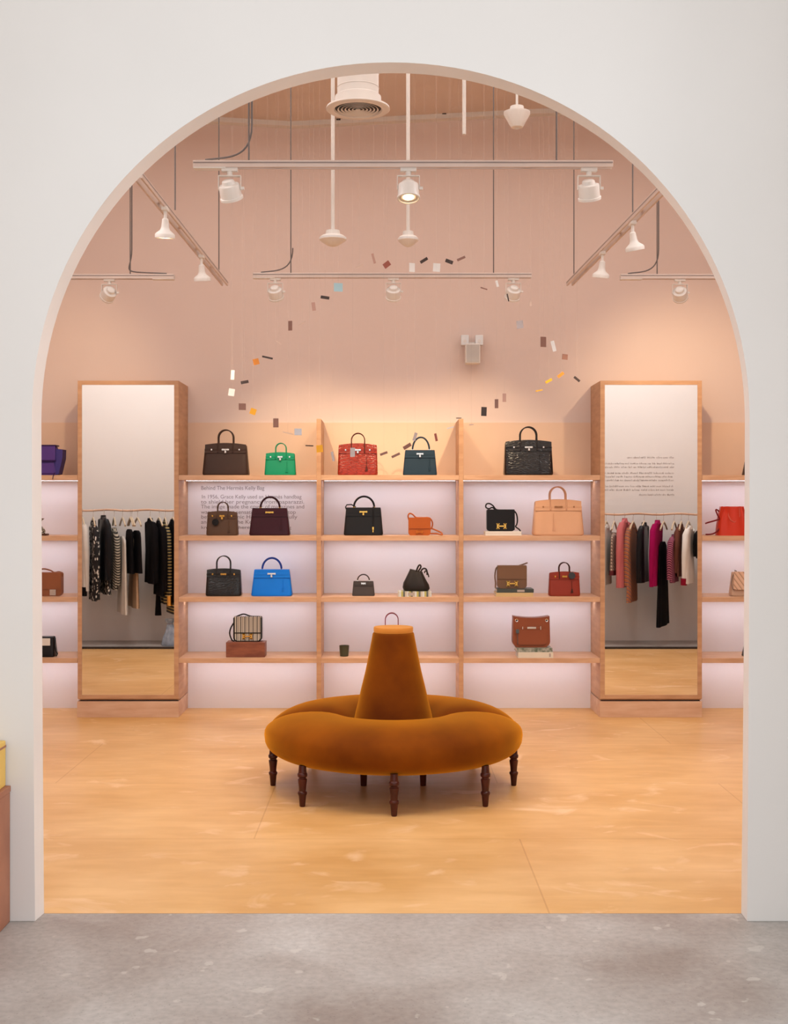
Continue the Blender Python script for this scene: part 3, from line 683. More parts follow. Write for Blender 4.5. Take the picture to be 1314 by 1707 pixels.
    for s in (-1, 1):
        bm = NB(); lathe(bm, [(.003, -.0)]+[(.004, .001), (.003, .004)], s*w0*.42, -d0*.38, n=10); obj('foot_stud', bm, hw, t)
    return t
def kelly(label, x0, x1, tx0, tx1, ytop, ybase, yhandle, hx0, hx1, shelf, m, hw=M['silver'], lock=True, D=BD, fob=True, strap=False, hm=None, rz=0):
    """trapezoid satchel with one arched handle and short flap"""
    k = D/FPX; c = (x0+x1)/2; w0 = (x1-x0)*k; w1 = (tx1-tx0)*k; h = (ybase-ytop)*k; d0 = w0*.38; d1 = d0*.5
    t = thing('handbag', label, 'handbag', (PX(c, D), D+.02, SZ[shelf]), rz, 'handbags on the shelves')
    bm = NB(); body_loft(bm, w0, w1, d0, d1, h, e=9); obj('body', bm, m, t, True, 50)
    yf = lambda z: -(d0+(d1-d0)*z/h)/2
    def slab(bmm, pts, off, th):
        loft(bmm, [[(x, yf(z)*.985-off-th, z) for x, z in pts], [(x, yf(z)*.985-off, z) for x, z in pts]])
    bm = NB(); zf = h*.70
    wf = lambda z: (w0+(w1-w0)*z/h)/2*.99
    slab(bm, [(-wf(zf), zf), (wf(zf), zf), (wf(h), h*1.0), (-wf(h), h*1.0)], .0003, .0035)
    box(bm, 0, 0, h*1.0, w1*.985, d1*.95, .005, None, .002)
    obj('flap', bm, m, t)
    zq = h*.84; bm = NB(); slab(bm, [(-wf(zq)*.93, zq-.006), (wf(zq)*.93, zq-.006), (wf(zq)*.93, zq+.006), (-wf(zq)*.93, zq+.006)], .0042, .002); obj('belt', bm, m, t)
    yy = yf(zq)*.985-.008
    bm = NB(); box(bm, 0, yy, zq+.003, w0*.20, .003, .011, None, .001); cyl(bm, (0, yy, zq), (0, yy-.009, zq), .0045, 10)
    for s in (-1, 1): box(bm, s*w0*.085, yy-.002, zq+.003, .004, .004, .014)
    obj('clasp', bm, hw, t)
    if lock: bm = NB(); box(bm, 0, yy-.006, zq-.014, .013, .006, .017, None, .002); obj('padlock', bm, hw, t)
    xa, xb = (hx0-c)*k, (hx1-c)*k; zh = (ybase-yhandle)*k
    bm = NB(); tube(bm, hand_tube(xa, xb, h+.004, zh, 0, 0, 1.6), w0*.021+.0012, 10); obj('handle', bm, hm or m, t, True, 60)
    bm = NB()
    for x in (xa, xb): box(bm, x, 0, h+.005, .016, .012, .008, None, .002)
    obj('handle_ring', bm, hw, t)
    if fob:
        x = w0*.28; bm = NB(); tube(bm, [(x, yf(z)-.006, z) for z in (h*.66, h*.5, h*.36)], .0012, 6); box(bm, x, yf(h*.27)-.006, h*.27, .012, .003, .03, None, .001); obj('key_fob', bm, m, t)
    if strap:
        bm = NB(); tube(bm, [(-w1*.5, 0, h*.95), (-w1*.5-.004, 0, h+.006), (-w1*.48, 0, h+.022), (-w1*.35, 0, h+.024), (-w1*.22, 0, h+.006)], .0045, 6)
        xs = w0*.245; tube(bm, [(xb, 0, h+.012), (xs, yf(h)-.004, h+.004), (xs, yf(h*.8)-.010, h*.8), (xs, yf(h*.4)-.008, h*.38)], .0045, 6); obj('strap', bm, m, t, True)
        bm = NB(); box(bm, xs, yf(h*.2)-.012, h*.26, .013, .006, .022, None, .002); box(bm, xs, yf(h*.15)-.010, h*.16, .008, .004, .016, None, .001); obj('gold_padlock', bm, M['gold'], t)
    return t
def H_buckle(bm, x, y, z, w, h, th=.004):
    bw = w*.24
    for s in (-1, 1):
        box(bm, x+s*(w/2-bw/2), y, z, bw, th, h, None, .0008)
        box(bm, x+s*(w/2-bw/2), y, z+h*.42, bw*1.4, th, h*.16); box(bm, x+s*(w/2-bw/2), y, z-h*.42, bw*1.4, th, h*.16)
    box(bm, x, y, z, w*.7, th, h*.24, None, .0006)
def constance(label, x0, x1, ytop, ybase, shelf, zoff, m, hw, bx_=0, by_=.28, bw=.34, bh=.22, D=BD, m2=None, edge=None, strap=None, flapz=.38, d=None, rz=0, drawH=True):
    """small flap shoulder bag with a wide metal buckle"""
    k = D/FPX; c = (x0+x1)/2; w0 = (x1-x0)*k; h = (ybase-ytop)*k; dd = d or w0*.30
    t = thing('shoulder_bag', label, 'handbag', (PX(c, D), D+.01, SZ[shelf]+zoff), rz, 'shoulder bags on the shelves')
    def rr(w, hh, r, z0=0, n=6, top=True):
        pts = []
        cs = [(-w/2+r, z0+r, PI), (w/2-r, z0+r, 1.5*PI)]
        for cx_, cz_, a0 in cs: pts += [(cx_+r*math.cos(a0+PI/2*i/n), cz_+r*math.sin(a0+PI/2*i/n)) for i in range(n+1)]
        r2 = r*.35 if top else .0005
        for cx_, cz_, a0 in ((w/2-r2, z0+hh-r2, 0), (-w/2+r2, z0+hh-r2, PI/2)): pts += [(cx_+r2*math.cos(a0+PI/2*i/n), cz_+r2*math.sin(a0+PI/2*i/n)) for i in range(n+1)]
        return pts
    bm = NB(); prism(bm, rr(w0, h, h*.16), -dd/2, dd/2); obj('body', bm, edge or m, t)
    if edge:
        bm = NB(); prism(bm, rr(w0*.9, h*.93, h*.13, h*.035), -dd/2-.0015, -dd/2+.001); obj('front_panel', bm, m, t)
    bm = NB(); fz = h*flapz
    prism(bm, rr(w0*(.99 if not edge else .9), h-fz, h*.04, fz), -dd/2-.005, -dd/2-.0005)
    bx(bm, -w0/2*.97, w0/2*.97, -dd/2-.004, dd/2*.9, h-.001, h+.0035, .001)
    obj('flap', bm, m2 or m, t)
    if edge:
        bm = NB(); bx(bm, -w0*.45, w0*.45, -dd/2-.0058, -dd/2-.001, fz-.004, fz+.003); obj('flap_piping', bm, edge, t)
    bm = NB()
    if drawH: H_buckle(bm, bx_*w0, -dd/2-.008, h*by_, w0*bw, h*bh)
    else: box(bm, bx_*w0, -dd/2-.007, h*by_, w0*bw, .004, h*bh, None, .001)
    obj('buckle', bm, hw, t)
    if strap:
        for j, pl in enumerate(strap):
            pts = [Vector(((px-c)*k, yy, (ybase-py)*k)) for px, py, yy in pl]
            sm = []
            for i in range(len(pts)-1):
                p0, p1, p2, p3 = pts[max(i-1, 0)], pts[i], pts[i+1], pts[min(i+2, len(pts)-1)]
                for q in range(6):
                    u = q/6; sm.append(.5*((2*p1)+(-p0+p2)*u+(2*p0-5*p1+4*p2-p3)*u*u+(-p0+3*p1-3*p2+p3)*u**3))
            sm.append(pts[-1]); bm = NB(); tube(bm, sm, .0052, 8); obj('strap', bm, edge or m, t, True, 60)
    return t
L = leather
brown = L('brown_leather', (.060, .030, .021)); green = L('green_leather', (.005, .34, .165)); redc = croc('red_crocodile', (.30, .022, .008), .25); navy = L('navy_leather', (.018, .045, .075))
blackc = croc('black_crocodile', (.008, .005, .005), .2)
taupe = L('taupe_leather', (.115, .06, .035)); burg = L('burgundy_leather', (.045, .007, .016), .25); blk = M['black']; tan = L('tan_leather', (.88, .50, .30)); tan2 = L('pale_tan_leather', (.85, .48, .30))
blue = L('blue_leather', (.004, .24, 1.0), .4); grey = L('grey_leather', (.075, .06, .058)); red = L('brick_red_leather', (.34, .042, .022)); orange = L('orange_leather', (.52, .12, .018), .35)
blackc2 = croc('black_patent', (.008, .006, .006), .18)
birkin('large dark brown handbag, leftmost on the top central shelf', 338, 415, 738, 791, 715, 364, 389, 0, brown, w_top=69, lock=True, fob=False)
birkin('small green handbag on the top shelf beside the large dark brown one', 441, 493.5, 753, 791, 737, 459.5, 477, 0, green, w_top=48, hm=green)
birkin('red crocodile handbag on the top shelf of the middle bay', 563, 630, 738.5, 791, 720.5, 586, 608, 0, redc, w_top=64, hm=L('dark_red_leather', (.10, .02, .012)))
kelly('navy blue handbag on the top shelf right of the red crocodile one', 671.5, 729, 676.5, 726, 749, 791, 727, 688, 716, 0, navy)
birkin('large black crocodile handbag, rightmost on the top central shelf', 840, 922, 733, 791, 710, 867.5, 895, 0, blackc, w_top=77, hw=M['silver'])
birkin('taupe brown handbag with black charm in front of the wall lettering', 344, 397, 852, 892, 836.5, 362.5, 380, 1, taupe, w_top=49, hw=M['gold'], charm=(360, 870, 5.5, M['black']))
kelly('glossy burgundy handbag in front of the wall lettering', 415.5, 484, 421, 479, 847, 892, 828, 434, 466, 1, burg, M['gold'], lock=False)
kelly('black handbag with gold padlock on a strap in the middle bay', 573, 639, 577, 635, 846, 892, 827, 590, 624, 1, blk, M['gold'], strap=True, fob=False)
constance('small orange shoulder bag beside the black handbag', 681, 718, 863, 892, 1, 0, orange, L('orange_buckle', (.62, .17, .02), .3), by_=.2, bw=.30, bh=.22, flapz=.40,
          strap=[[(683, 870, 0), (680.5, 860, -.01), (683, 855.5, -.01), (688, 857, -.01), (694, 862, 0), (705, 862.5, 0), (716, 863, 0), (721, 870, 0), (720.5, 878, 0), (717, 882, -.01)],
                 [(717, 889, .0), (728, 889, -.01), (737, 891, -.02), (735, 887, -.01), (724, 882, 0), (719, 880, .01)]])
bm = NB(); bx(bm, -.13, .13, -.075, .075, 0, .030, .002); o = obj('display_box', bm, M['paper']); o.location = (PX(838, BD), BD+.005, SZ[1]); tag(o, 'flat off-white box under the black shoulder bag', 'box')
bm = NB(); bx(bm, -.131, .131, -.076, .076, .017, .0185, 0); obj('lid_line', bm, M['ink2'], o)
constance('black shoulder bag with gold buckle on a flat white box', 811.5, 858, 850, 885.5, 1, .0305, blk, M['gold'], by_=.24, bw=.33, bh=.27, bx_=.02, flapz=.05,
          strap=[[(826, 850, 0), (821, 846, -.01), (815, 848, -.02), (810, 845.5, -.02), (811, 840.5, -.02), (816, 839.5, -.02), (822, 843, -.01), (828, 849.5, 0), (840, 850.5, 0), (855, 851, 0), (861, 856, 0), (863, 866, 0), (862, 874, 0), (860, 878, -.01), (866, 883, -.02), (869, 889, -.03)]])
birkin('large pale tan handbag, rightmost on the second central shelf', 888, 973, 833, 892, 811, 917, 943.5, 1, tan, w_top=77, lock=False, hw=L('tan_closure', (.45, .22, .10)), hm=tan2, fobx=-.10)
birkin('glossy black handbag with gold clasp left of the bright blue one', 343, 403, 948, 993, 926.5, 361, 384, 2, blackc2, w_top=56, hw=M['gold'], lock=False, fob=False)
kelly('bright blue handbag on the third shelf of the left bay', 419, 487.5, 423.5, 482, 949.5, 993, 930, 437, 469, 2, blue, hm=L('dark_blue_handle', (.02, .07, .40)))
kelly('tiny grey handbag on the third shelf of the middle bay', 587, 625, 590, 623.5, 969, 993, 957.5, 596, 616, 2, grey, lock=False, fob=False)
birkin('small brick red handbag with dark charm on the third shelf', 915, 967.5, 953, 993, 937.5, 932.5, 950, 2, red, w_top=49, hw=M['gold'], lock=False, hm=L('dark_handle', (.07, .02, .015)), charm=(953, 959, 5.5, L('slate_charm', (.06, .07, .085))))
# books
def book(label, x0, x1, y0, y1, D, z, m, depth=.17, band=None):
    t = thing('book', label, 'book', (PX((x0+x1)/2, D), D+.02, z), 0, 'books under the bags'); k = D/FPX; w = (x1-x0)*k; h = (y1-y0)*k
    bm = NB(); bx(bm, -w/2+.003, w/2-.003, -depth/2+.003, depth/2-.003, .002, h-.002); obj('pages', bm, M['paper'], t)
    bm = NB(); bx(bm, -w/2, w/2, -depth/2, depth/2, 0, .0025); bx(bm, -w/2, w/2, -depth/2, depth/2, h-.0025, h); bx(bm, -w/2, w/2, -depth/2-.001, -depth/2+.003, 0, h, .001); obj('cover', bm, m, t)
    if band:
        bm = NB()
        for a, b2 in band: bx(bm, -w/2+w*a, -w/2+w*b2, -depth/2-.0016, -depth/2, h*.2, h*.8)
        obj('spine_print', bm, M['ink2'], t)
    return h
h = book('silvery patterned book under the dark drawstring bag', 663.5, 719, 985.5, 994, BD-.02, SZ[2], bands('book_jacket', [(.62, .65, .66), (.45, .42, .12), (.12, .13, .12), (.55, .50, .42)], (18, 0, 0), .4), band=[(.3, .5)])
# drawstring bag
t = thing('drawstring_bag', 'dark gathered drawstring bag sitting on a silvery book', 'handbag', (PX(694, BD), BD, SZ[2]+h+.0003), 0, 'shoulder bags on the shelves')
bm = NB(); rings = []
for u, wv, dv in ((0, .082, .05), (.04, .092, .056), (.15, .098, .06), (.35, .092, .055), (.55, .075, .045), (.75, .060, .034), (.92, .048, .024), (1, .044, .018)):
    r = srect(wv, dv, u*.148, n=40, e=2.6); rings.append([(x*(1+.03*math.sin(i*2.3)*u), y*(1+.12*math.sin(i*1.9)*u), z+(-.012*x/.05*u)) for i, (x, y, z) in enumerate(r)])
loft(bm, rings); obj('body', bm, L('dark_brown_leather', (.024, .018, .016)), t, True, 60)
bm = NB(); tube(bm, bez((.0, -.02, .14), (.015, -.03, .19), (.028, -.03, .20), (.034, -.02, .175))+bez((.034, -.02, .175), (.03, -.02, .16), (.02, -.01, .15), (.015, 0, .14)), .006, 8)
tube(bm, bez((.03, 0, .13), (.045, -.02, .18), (.085, -.02, .17), (.078, -.02, .115)), .006, 8); tube(bm, bez((.06, -.02, .13), (.06, -.03, .16), (.085, -.03, .14), (.09, -.02, .10)), .0045, 8); obj('strap', bm, L('dark_strap', (.03, .022, .02)), t, True, 60)
h1 = book('cream book, bottom of the pair under the taupe shoulder bag', 825.5, 887, 987.5, 994, BD, SZ[2], mat('cream_cover', (.62, .45, .22), .6), .2)
h2 = book('dark green book lying on the cream book', 827, 888, 981.5, 987.5, BD, SZ[2]+h1+.0003, mat('dark_green_cover', (.045, .055, .05), .5), .19, band=[(.55, .75)])
constance('taupe shoulder bag with gold buckle on two books', 829, 878, 943.5, 981, 2, h1+h2+.0008, L('taupe_light_leather', (.23, .125, .075)), M['gold'], by_=.22, bw=.36, bh=.24, flapz=.42,
          strap=[[(832, 944.5, 0), (827.5, 948, 0), (825.5, 960, 0), (826.5, 972, 0), (826, 980, -.01)], [(836, 944, 0), (848, 945, -.01), (860, 944.5, -.01), (870, 942, 0), (880, 938.5, 0)]])
# wood block, striped bag
bm = NB(); bx(bm, -.139, .139, -.07, .07, 0, .107, .003); o = obj('wood_block', bm, mat('walnut_block', (.17, .045, .025), .45, col2=(.28, .085, .04), scale=8, detail=8, stretch=(1, 1, 3))); o.location = (PX(411, BD), BD, SZ[3]); tag(o, 'reddish brown wooden block on the fourth shelf', 'block')
constance('black and cream striped shoulder bag on a wooden block', 389.5, 437, 1030, 1070.5, 3, .1075, bands('ticking_stripe', [(.62, .58, .50), (.05, .04, .04), (.60, .55, .47), (.30, .26, .22)], (34, 0, 0), .7), M['gold'], by_=.22, bw=.34, bh=.22, edge=blk, flapz=.36,
          strap=[[(393, 1030, 0), (400, 1027, 0), (407, 1025.5, 0), (418, 1029, 0), (430, 1029.5, 0), (435, 1030, 0)], [(391, 1038, 0), (385, 1048, -.01), (383, 1058, -.01), (387, 1068, -.02), (391, 1069.5, -.03)]])
# candle cup
t = thing('candle_cup', 'small dark green cup on the fourth shelf left of the sofa cone', 'cup', (PX(574, BD), BD, SZ[3]))
bm = NB(); lathe(bm, [(.028, 0), (.031, .003), (.0355, .076), (.036, .078), (.033, .077), (.029, .02), (.01, .018)], n=28); obj('cup', bm, mat('olive_glaze', (.05, .055, .03), .4), t, True, 40)
bm = NB(); lathe(bm, [(.002, .066), (.0325, .066)], n=24, cap=False); obj('wax', bm, M['ink'], t)
birkin('small pink-handled bag mostly hidden behind the sofa cone', 625, 681, 1049, 1095, 1023.5, 642.5, 664, 3, L('rose_leather', (.30, .06, .07)), w_top=50, hm=L('rose_handle', (.34, .045, .055)), fob=False)
h1 = book('white book, bottom of the pair under the brown satchel', 862, 920, 1087, 1096.5, BD-.03, SZ[3], mat('white_cover', (.72, .66, .56), .6), .2, band=[(.88, .93)])
h2 = book('dark green book lying on the white book', 860, 919, 1080.5, 1087, BD-.03, SZ[3]+h1+.0003, mat('pattern_green_cover', (.10, .14, .10), .5, col2=(.4, .4, .36), scale=40), .19)
# messenger
D = BD-.02; k = D/FPX
t = thing('shoulder_bag', 'chestnut satchel with curved flap and round eyelets on two books', 'handbag', (PX(885, D), D, SZ[3]+h1+h2+.0008), 0, 'shoulder bags on the shelves')
w0, hh, dd = 62*k, 52*k, .09; cst = L('chestnut_leather', (.33, .095, .045))
def sat(wv, z0, z1, r, sag, n=8):
    p = [(-wv/2+r+r*math.cos(PI+PI/2*i/n), z0+r+r*math.sin(PI+PI/2*i/n)) for i in range(n+1)]+[(wv/2-r+r*math.cos(1.5*PI+PI/2*i/n), z0+r+r*math.sin(1.5*PI+PI/2*i/n)) for i in range(n+1)]
    for i in range(9):
        u = 1-i/8*2; p.append((wv/2*.97*u, z1-sag*(1-u*u)))
    return p
bm = NB(); prism(bm, sat(w0, 0, hh, .045, .012), -dd/2, dd/2); obj('body', bm, cst, t)
bm = NB(); prism(bm, sat(w0*.94, .085*hh/.22, hh*.99, .03, .012), -dd/2-.005, -dd/2+.001); obj('flap', bm, cst, t)
bm = NB(); prism(bm, sat(w0*.82, .02, hh*.60, .03, 0), -dd/2-.0075, -dd/2+.001); obj('front_pocket', bm, cst, t)
bm = NB(); box(bm, 0, -dd/2-.009, hh*.63, w0*.60, .004, .012, None, .001); obj('belt', bm, cst, t)
for s in (-1, 1):
    bm = NB(); a = NB(); lathe(bm, [(.007, -.002), (.011, -.003), (.0125, 0), (.011, .003), (.007, .002)], n=20, cap=False)
    bmesh.ops.rotate(bm, verts=bm.verts, cent=(0, 0, 0), matrix=Matrix.Rotation(PI/2, 3, 'X')); bmesh.ops.translate(bm, verts=bm.verts, vec=(s*w0*.40, -dd/2-.008, hh*.87)); a.free(); ey = obj('eyelet', bm, M['silver'], t, True)
    bm = NB(); cyl(bm, (s*w0*.40, -dd/2-.0055, hh*.87), (s*w0*.40, -dd/2-.007, hh*.87), .007, 14); obj('eyelet_hole', bm, M['dark'], ey)
bm = NB(); box(bm, 0, -dd/2-.012, hh*.63, w0*.24, .004, .014, None, .001); box(bm, w0*.24, -dd/2-.012, hh*.63, .006, .005, .024); box(bm, -w0*.24, -dd/2-.012, hh*.63, .005, .005, .018); obj('clasp', bm, M['silver'], t)
bm = NB(); box(bm, -w0*.38, -dd/2-.012, hh*.52, .022, .007, .028, None, .002); tube(bm, [(-w0*.38, -dd/2-.012, hh*.48), (-w0*.375, -dd/2-.011, hh*.3), (-w0*.37, -dd/2-.010, hh*.1)], .0018, 6); obj('charm', bm, L('slate_tag', (.10, .13, .15)), t)

# side shelves
pur = L('purple_leather', (.12, .055, .30)); purd = L('deep_purple_leather', (.07, .05, .26))
t = thing('shoulder_bag', 'purple winged leather bag on the top shelf at the left edge of the arch', 'handbag', (PX(78, BD), BD, SZ[0]), 0, 'shoulder bags on the shelves')
k = BD/FPX
bm = NB(); body_loft(bm, 38*k, 34*k, .12, .08, 48*k, e=8); obj('body', bm, pur, t, True, 50)
for s in (-1, 1):
    bm = NB(); prism(bm, [(s*14*k, 0), (s*23*k, .01), (s*29*k, 28*k), (s*29.5*k, 43*k), (s*18*k, 44*k), (s*15*k, 30*k)], -.05, .05); obj('side_wing', bm, purd, t)
bm = NB(); bx(bm, -19*k, 18*k, -.064, -.055, 25*k, 50*k, .003); obj('flap', bm, pur, t)
bm = NB(); bx(bm, -18*k, 16*k, -.0645, -.0585, 3*k, 20*k, .003); obj('front_pocket', bm, pur, t)
bm = NB(); bx(bm, -19.5*k, 18.5*k, -.067, -.052, 23.3*k, 25.2*k, .001); bx(bm, -19.5*k, 18.5*k, -.067, .04, 48.5*k, 50.5*k, .002); obj('piping', bm, L('purple_piping', (.03, .008, .09)), t)
bm = NB(); tube(bm, [(17*k, -.055, 4*k), (19*k, -.11, 1*k), (19*k, -.135, -2*k), (18.5*k, -.139, -7*k)], .003, 6); obj('strap', bm, L('purple_strap', (.03, .008, .07)), t, True)
# snake skin shoe-like ornament
t = thing('figurine', 'small black and cream patterned ornament on a brown foot at the left edge', 'ornament', (PX(69, BD), BD-.03, SZ[1]))
pat = bands('snake_pattern', [(.62, .56, .42), (.03, .02, .02), (.45, .38, .25)], (60, 60, 60), .5, kind='VOR')
bm = NB(); rings = [srect(.022+.012*math.cos(u*5), .02, .014+u*.11, cx=.008*math.sin(u*7), n=20, e=2.4) for u in [i/10 for i in range(11)]]; loft(bm, rings); obj('ornament_body', bm, pat, t, True, 60)
bm = NB(); bx(bm, -.045, .055, -.035, .035, 0, .014, .005); obj('foot', bm, L('brown_foot', (.09, .025, .012)), t)
constance('brown flap bag with strap on the third shelf at the left edge of the arch', 54, 103.5, 953.5, 992, 2, 0, L('cognac_leather', (.36, .125, .055)), M['silver'], bx_=.22, by_=.16, bw=.20, bh=.25, drawH=False, flapz=.30,
          strap=[[(60, 955, 0), (64, 949, 0), (74, 947, -.01), (84, 949.5, -.01), (91, 953, -.01), (98, 952, 0), (104, 955, 0), (103, 960, .0)]])
t = thing('shoulder_bag', 'black bag with white flap on the fourth shelf at the left edge of the arch', 'handbag', (PX(68, BD), BD, SZ[3]), 0, 'shoulder bags on the shelves')
bm = NB(); body_loft(bm, 52*k, 46*k, .13, .08, 33*k, e=8); obj('body', bm, blk, t, True, 50)
bm = NB(); bx(bm, -20*k, 19*k, -.058, -.050, 19*k, 31*k, .002); obj('flap', bm, M['paper'], t)
bm = NB(); tube(bm, [(22*k, 0, 33*k), (25*k, -.01, 30*k), (24.5*k, -.02, 18*k), (27*k, -.03, 9*k), (30*k, -.03, 5*k), (29*k, -.05, 1.5*k)], .004, 8); obj('strap', bm, blk, t, True)
# right side
t = thing('bucket_bag', 'bright red bucket bag with dark red strap at the right edge of the arch', 'handbag', (PX(1220, BD), BD, SZ[1]), 0, 'shoulder bags on the shelves')
rd = L('bright_red_leather', (.72, .05, .022), .3); rdd = L('dark_red_strap', (.22, .008, .012))
bm = NB(); rings = []
for u in [i/12 for i in range(13)]:
    hw_ = (26-7.5*u+(1.2*math.sin(u*PI)))*k; r = srect(hw_, (.085-.035*u), u*48*k, n=48, e=3.2)
    rings.append([(x*(1+.02*u*math.sin(i*1.3)), y*(1+.16*u*math.sin(i*1.57)), z+.002*u*math.sin(i)) for i, (x, y, z) in enumerate(r)])
loft(bm, rings); obj('body', bm, rd, t, True, 70)
bm = NB(); tube(bm, [(-9*k, -.045, 46*k), (-9.5*k, -.058, 34*k), (-6*k, -.066, 26*k), (0, -.068, 22*k), (6*k, -.066, 26*k), (9.5*k, -.058, 34*k), (9*k, -.045, 46*k)], .0055, 8, flat=.5); obj('handle', bm, L('pinkish_red_leather', (.75, .12, .08)), t, True, 60)
bm = NB(); tube(bm, bez((-22*k, -.02, 40*k), (-34*k, -.03, 50*k), (-25*k, -.03, 34*k), (-22*k, -.03, 27*k)), .005, 8)
tube(bm, bez((-21*k, -.03, 28*k), (-30*k, -.04, 24*k), (-40*k, -.05, 23*k), (-47*k, -.05, 20*k)), .0055, 8); tube(bm, bez((-20*k, -.03, 18*k), (-26*k, -.05, 2*k), (-38*k, -.06, 1.5*k), (-47*k, -.06, 2*k)), .0055, 8); obj('strap', bm, rdd, t, True, 60)
bm = NB(); box(bm, 21*k, -.05, 42*k, .016, .008, .02, None, .003); box(bm, 23*k, -.05, 20*k, .008, .006, .03, None, .002); obj('drawstring_toggle', bm, L('plum_toggle', (.15, .03, .07)), t)
# cream quilted
crm = bands('cream_quilting', [(.70, .46, .32), (.74, .50, .36), (.72, .48, .34), (.45, .27, .18)], (30, 0, 22), .5, rot=(0, 0, 0))
t = thing('shoulder_bag', 'cream quilted flap bag on the third shelf at the right edge of the arch', 'handbag', (PX(1243, BD), BD, SZ[2]), 0, 'shoulder bags on the shelves')
crp = L('cream_leather', (.72, .47, .33))
bm = NB(); body_loft(bm, 53*k, 45*k, .10, .06, 40*k, e=7); obj('body', bm, crp, t, True, 50)
bm = NB(); prism(bm, [(-22*k, 41*k), (-23*k, 13*k), (-19*k, 11*k), (19*k, 11*k), (23*k, 13*k), (22*k, 41*k)], -.058, -.046); obj('flap', bm, crm, t)
bm = NB(); tube(bm, [(-17*k, 0, 40*k), (-18*k, 0, 43*k), (-15*k, -.01, 41*k)], .003, 6); tube(bm, bez((-22*k, -.03, 36*k), (-27*k, -.03, 24*k), (-26*k, -.04, 14*k), (-22*k, -.05, 10*k)), .0022, 6); obj('chain_strap', bm, M['cable'], t, True)
bm = NB(); body_loft(bm, 52*k, 44*k, .10, .05, 24*k, e=6); o = obj('shoulder_bag', bm, brown, None, True, 50); o.location = (PX(1264.5, BD), BD, SZ[0]); tag(o, 'dark brown bag barely showing at the right arch edge on the top shelf', 'handbag')
bm = NB(); tube(bm, hand_tube(-.05, .05, 23*k, 44*k, 0, 0), .004, 8); obj('handle', bm, brown, o, True)
bm = NB(); body_loft(bm, 50*k, 44*k, .10, .05, 18*k, e=6); o = obj('shoulder_bag', bm, blk, None, True, 50); o.location = (PX(1263, BD), BD, SZ[3]); tag(o, 'black bag barely showing at the right arch edge on the fourth shelf', 'handbag')
bm = NB(); tube(bm, hand_tube(-.06, .06, 17*k, 30*k, 0, 0), .004, 8); obj('handle', bm, blk, o, True)

# ------------------------------------------------------------------ clothes in the alcoves (seen in the mirrors)
GD = 13.42; GY = 2*DF-GD; KG = GD/FPX
def rail(side, label, y):
    s = -1 if side == 'left' else 1
    z = PZ(y, GD)
    t = thing('clothes_rail', label, 'rail', (s*(NX0+NX1)/2, GY, z)); hw_ = (NX1-NX0)/2-.002
    bm = NB(); pts = [(-hw_+2*hw_*i/24, .006*math.sin(i*1.7), .006*math.sin(i*1.1)) for i in range(25)]; tube(bm, pts, .011, 10); obj('rail_bar', bm, M['woodp'], t, True, 60)
    for q in (-1, 1):
        bm = NB(); cyl(bm, (q*hw_, 0, 0), (q*(hw_-.015), 0, 0), .028, 16); obj('wall_socket', bm, M['white'], t, True, 35)
    return z
ZRl = rail('left', 'thin copper-brown clothes rail in the left alcove, seen in the left mirror', 850.5)
ZRr = rail('right', 'thin copper-brown clothes rail in the right alcove, seen in the right mirror', 857)
def hanger(label, px, ang, zr, drop=.0, w=.38):
    t = thing('clothes_hanger', label, 'hanger', (PX(px, GD), GY, zr-.012), ang, 'wooden hangers on the alcove rails')
    bm = NB(); pts = [(0, 0, -.075), (0, 0, -.02)]+[(.016*math.sin(a)+.0, 0, .012-.018*math.cos(a)+.006) for a in (0, .8, 1.6, 2.4, 3.1, 3.8)]
    tube(bm, [(0, 0, -.075), (0, 0, -.012)]+[(.018*math.sin(a), 0, .006-.018*math.cos(a)) for a in (.6, 1.2, 1.8, 2.4, 3.1, 3.8, 4.3)], .0025, 6); obj('hook', bm, M['silver'], t, True)
    bm = NB()
    for s in (-1, 1): tube(bm, [(0, 0, -.072), (s*w*.12, 0, -.085), (s*w*.32, 0, -.115), (s*w*.5, 0, -.155)], .012, 8, flat=.8)
    obj('hanger_arms', bm, M['hangwood'], t, True, 60)
    return t
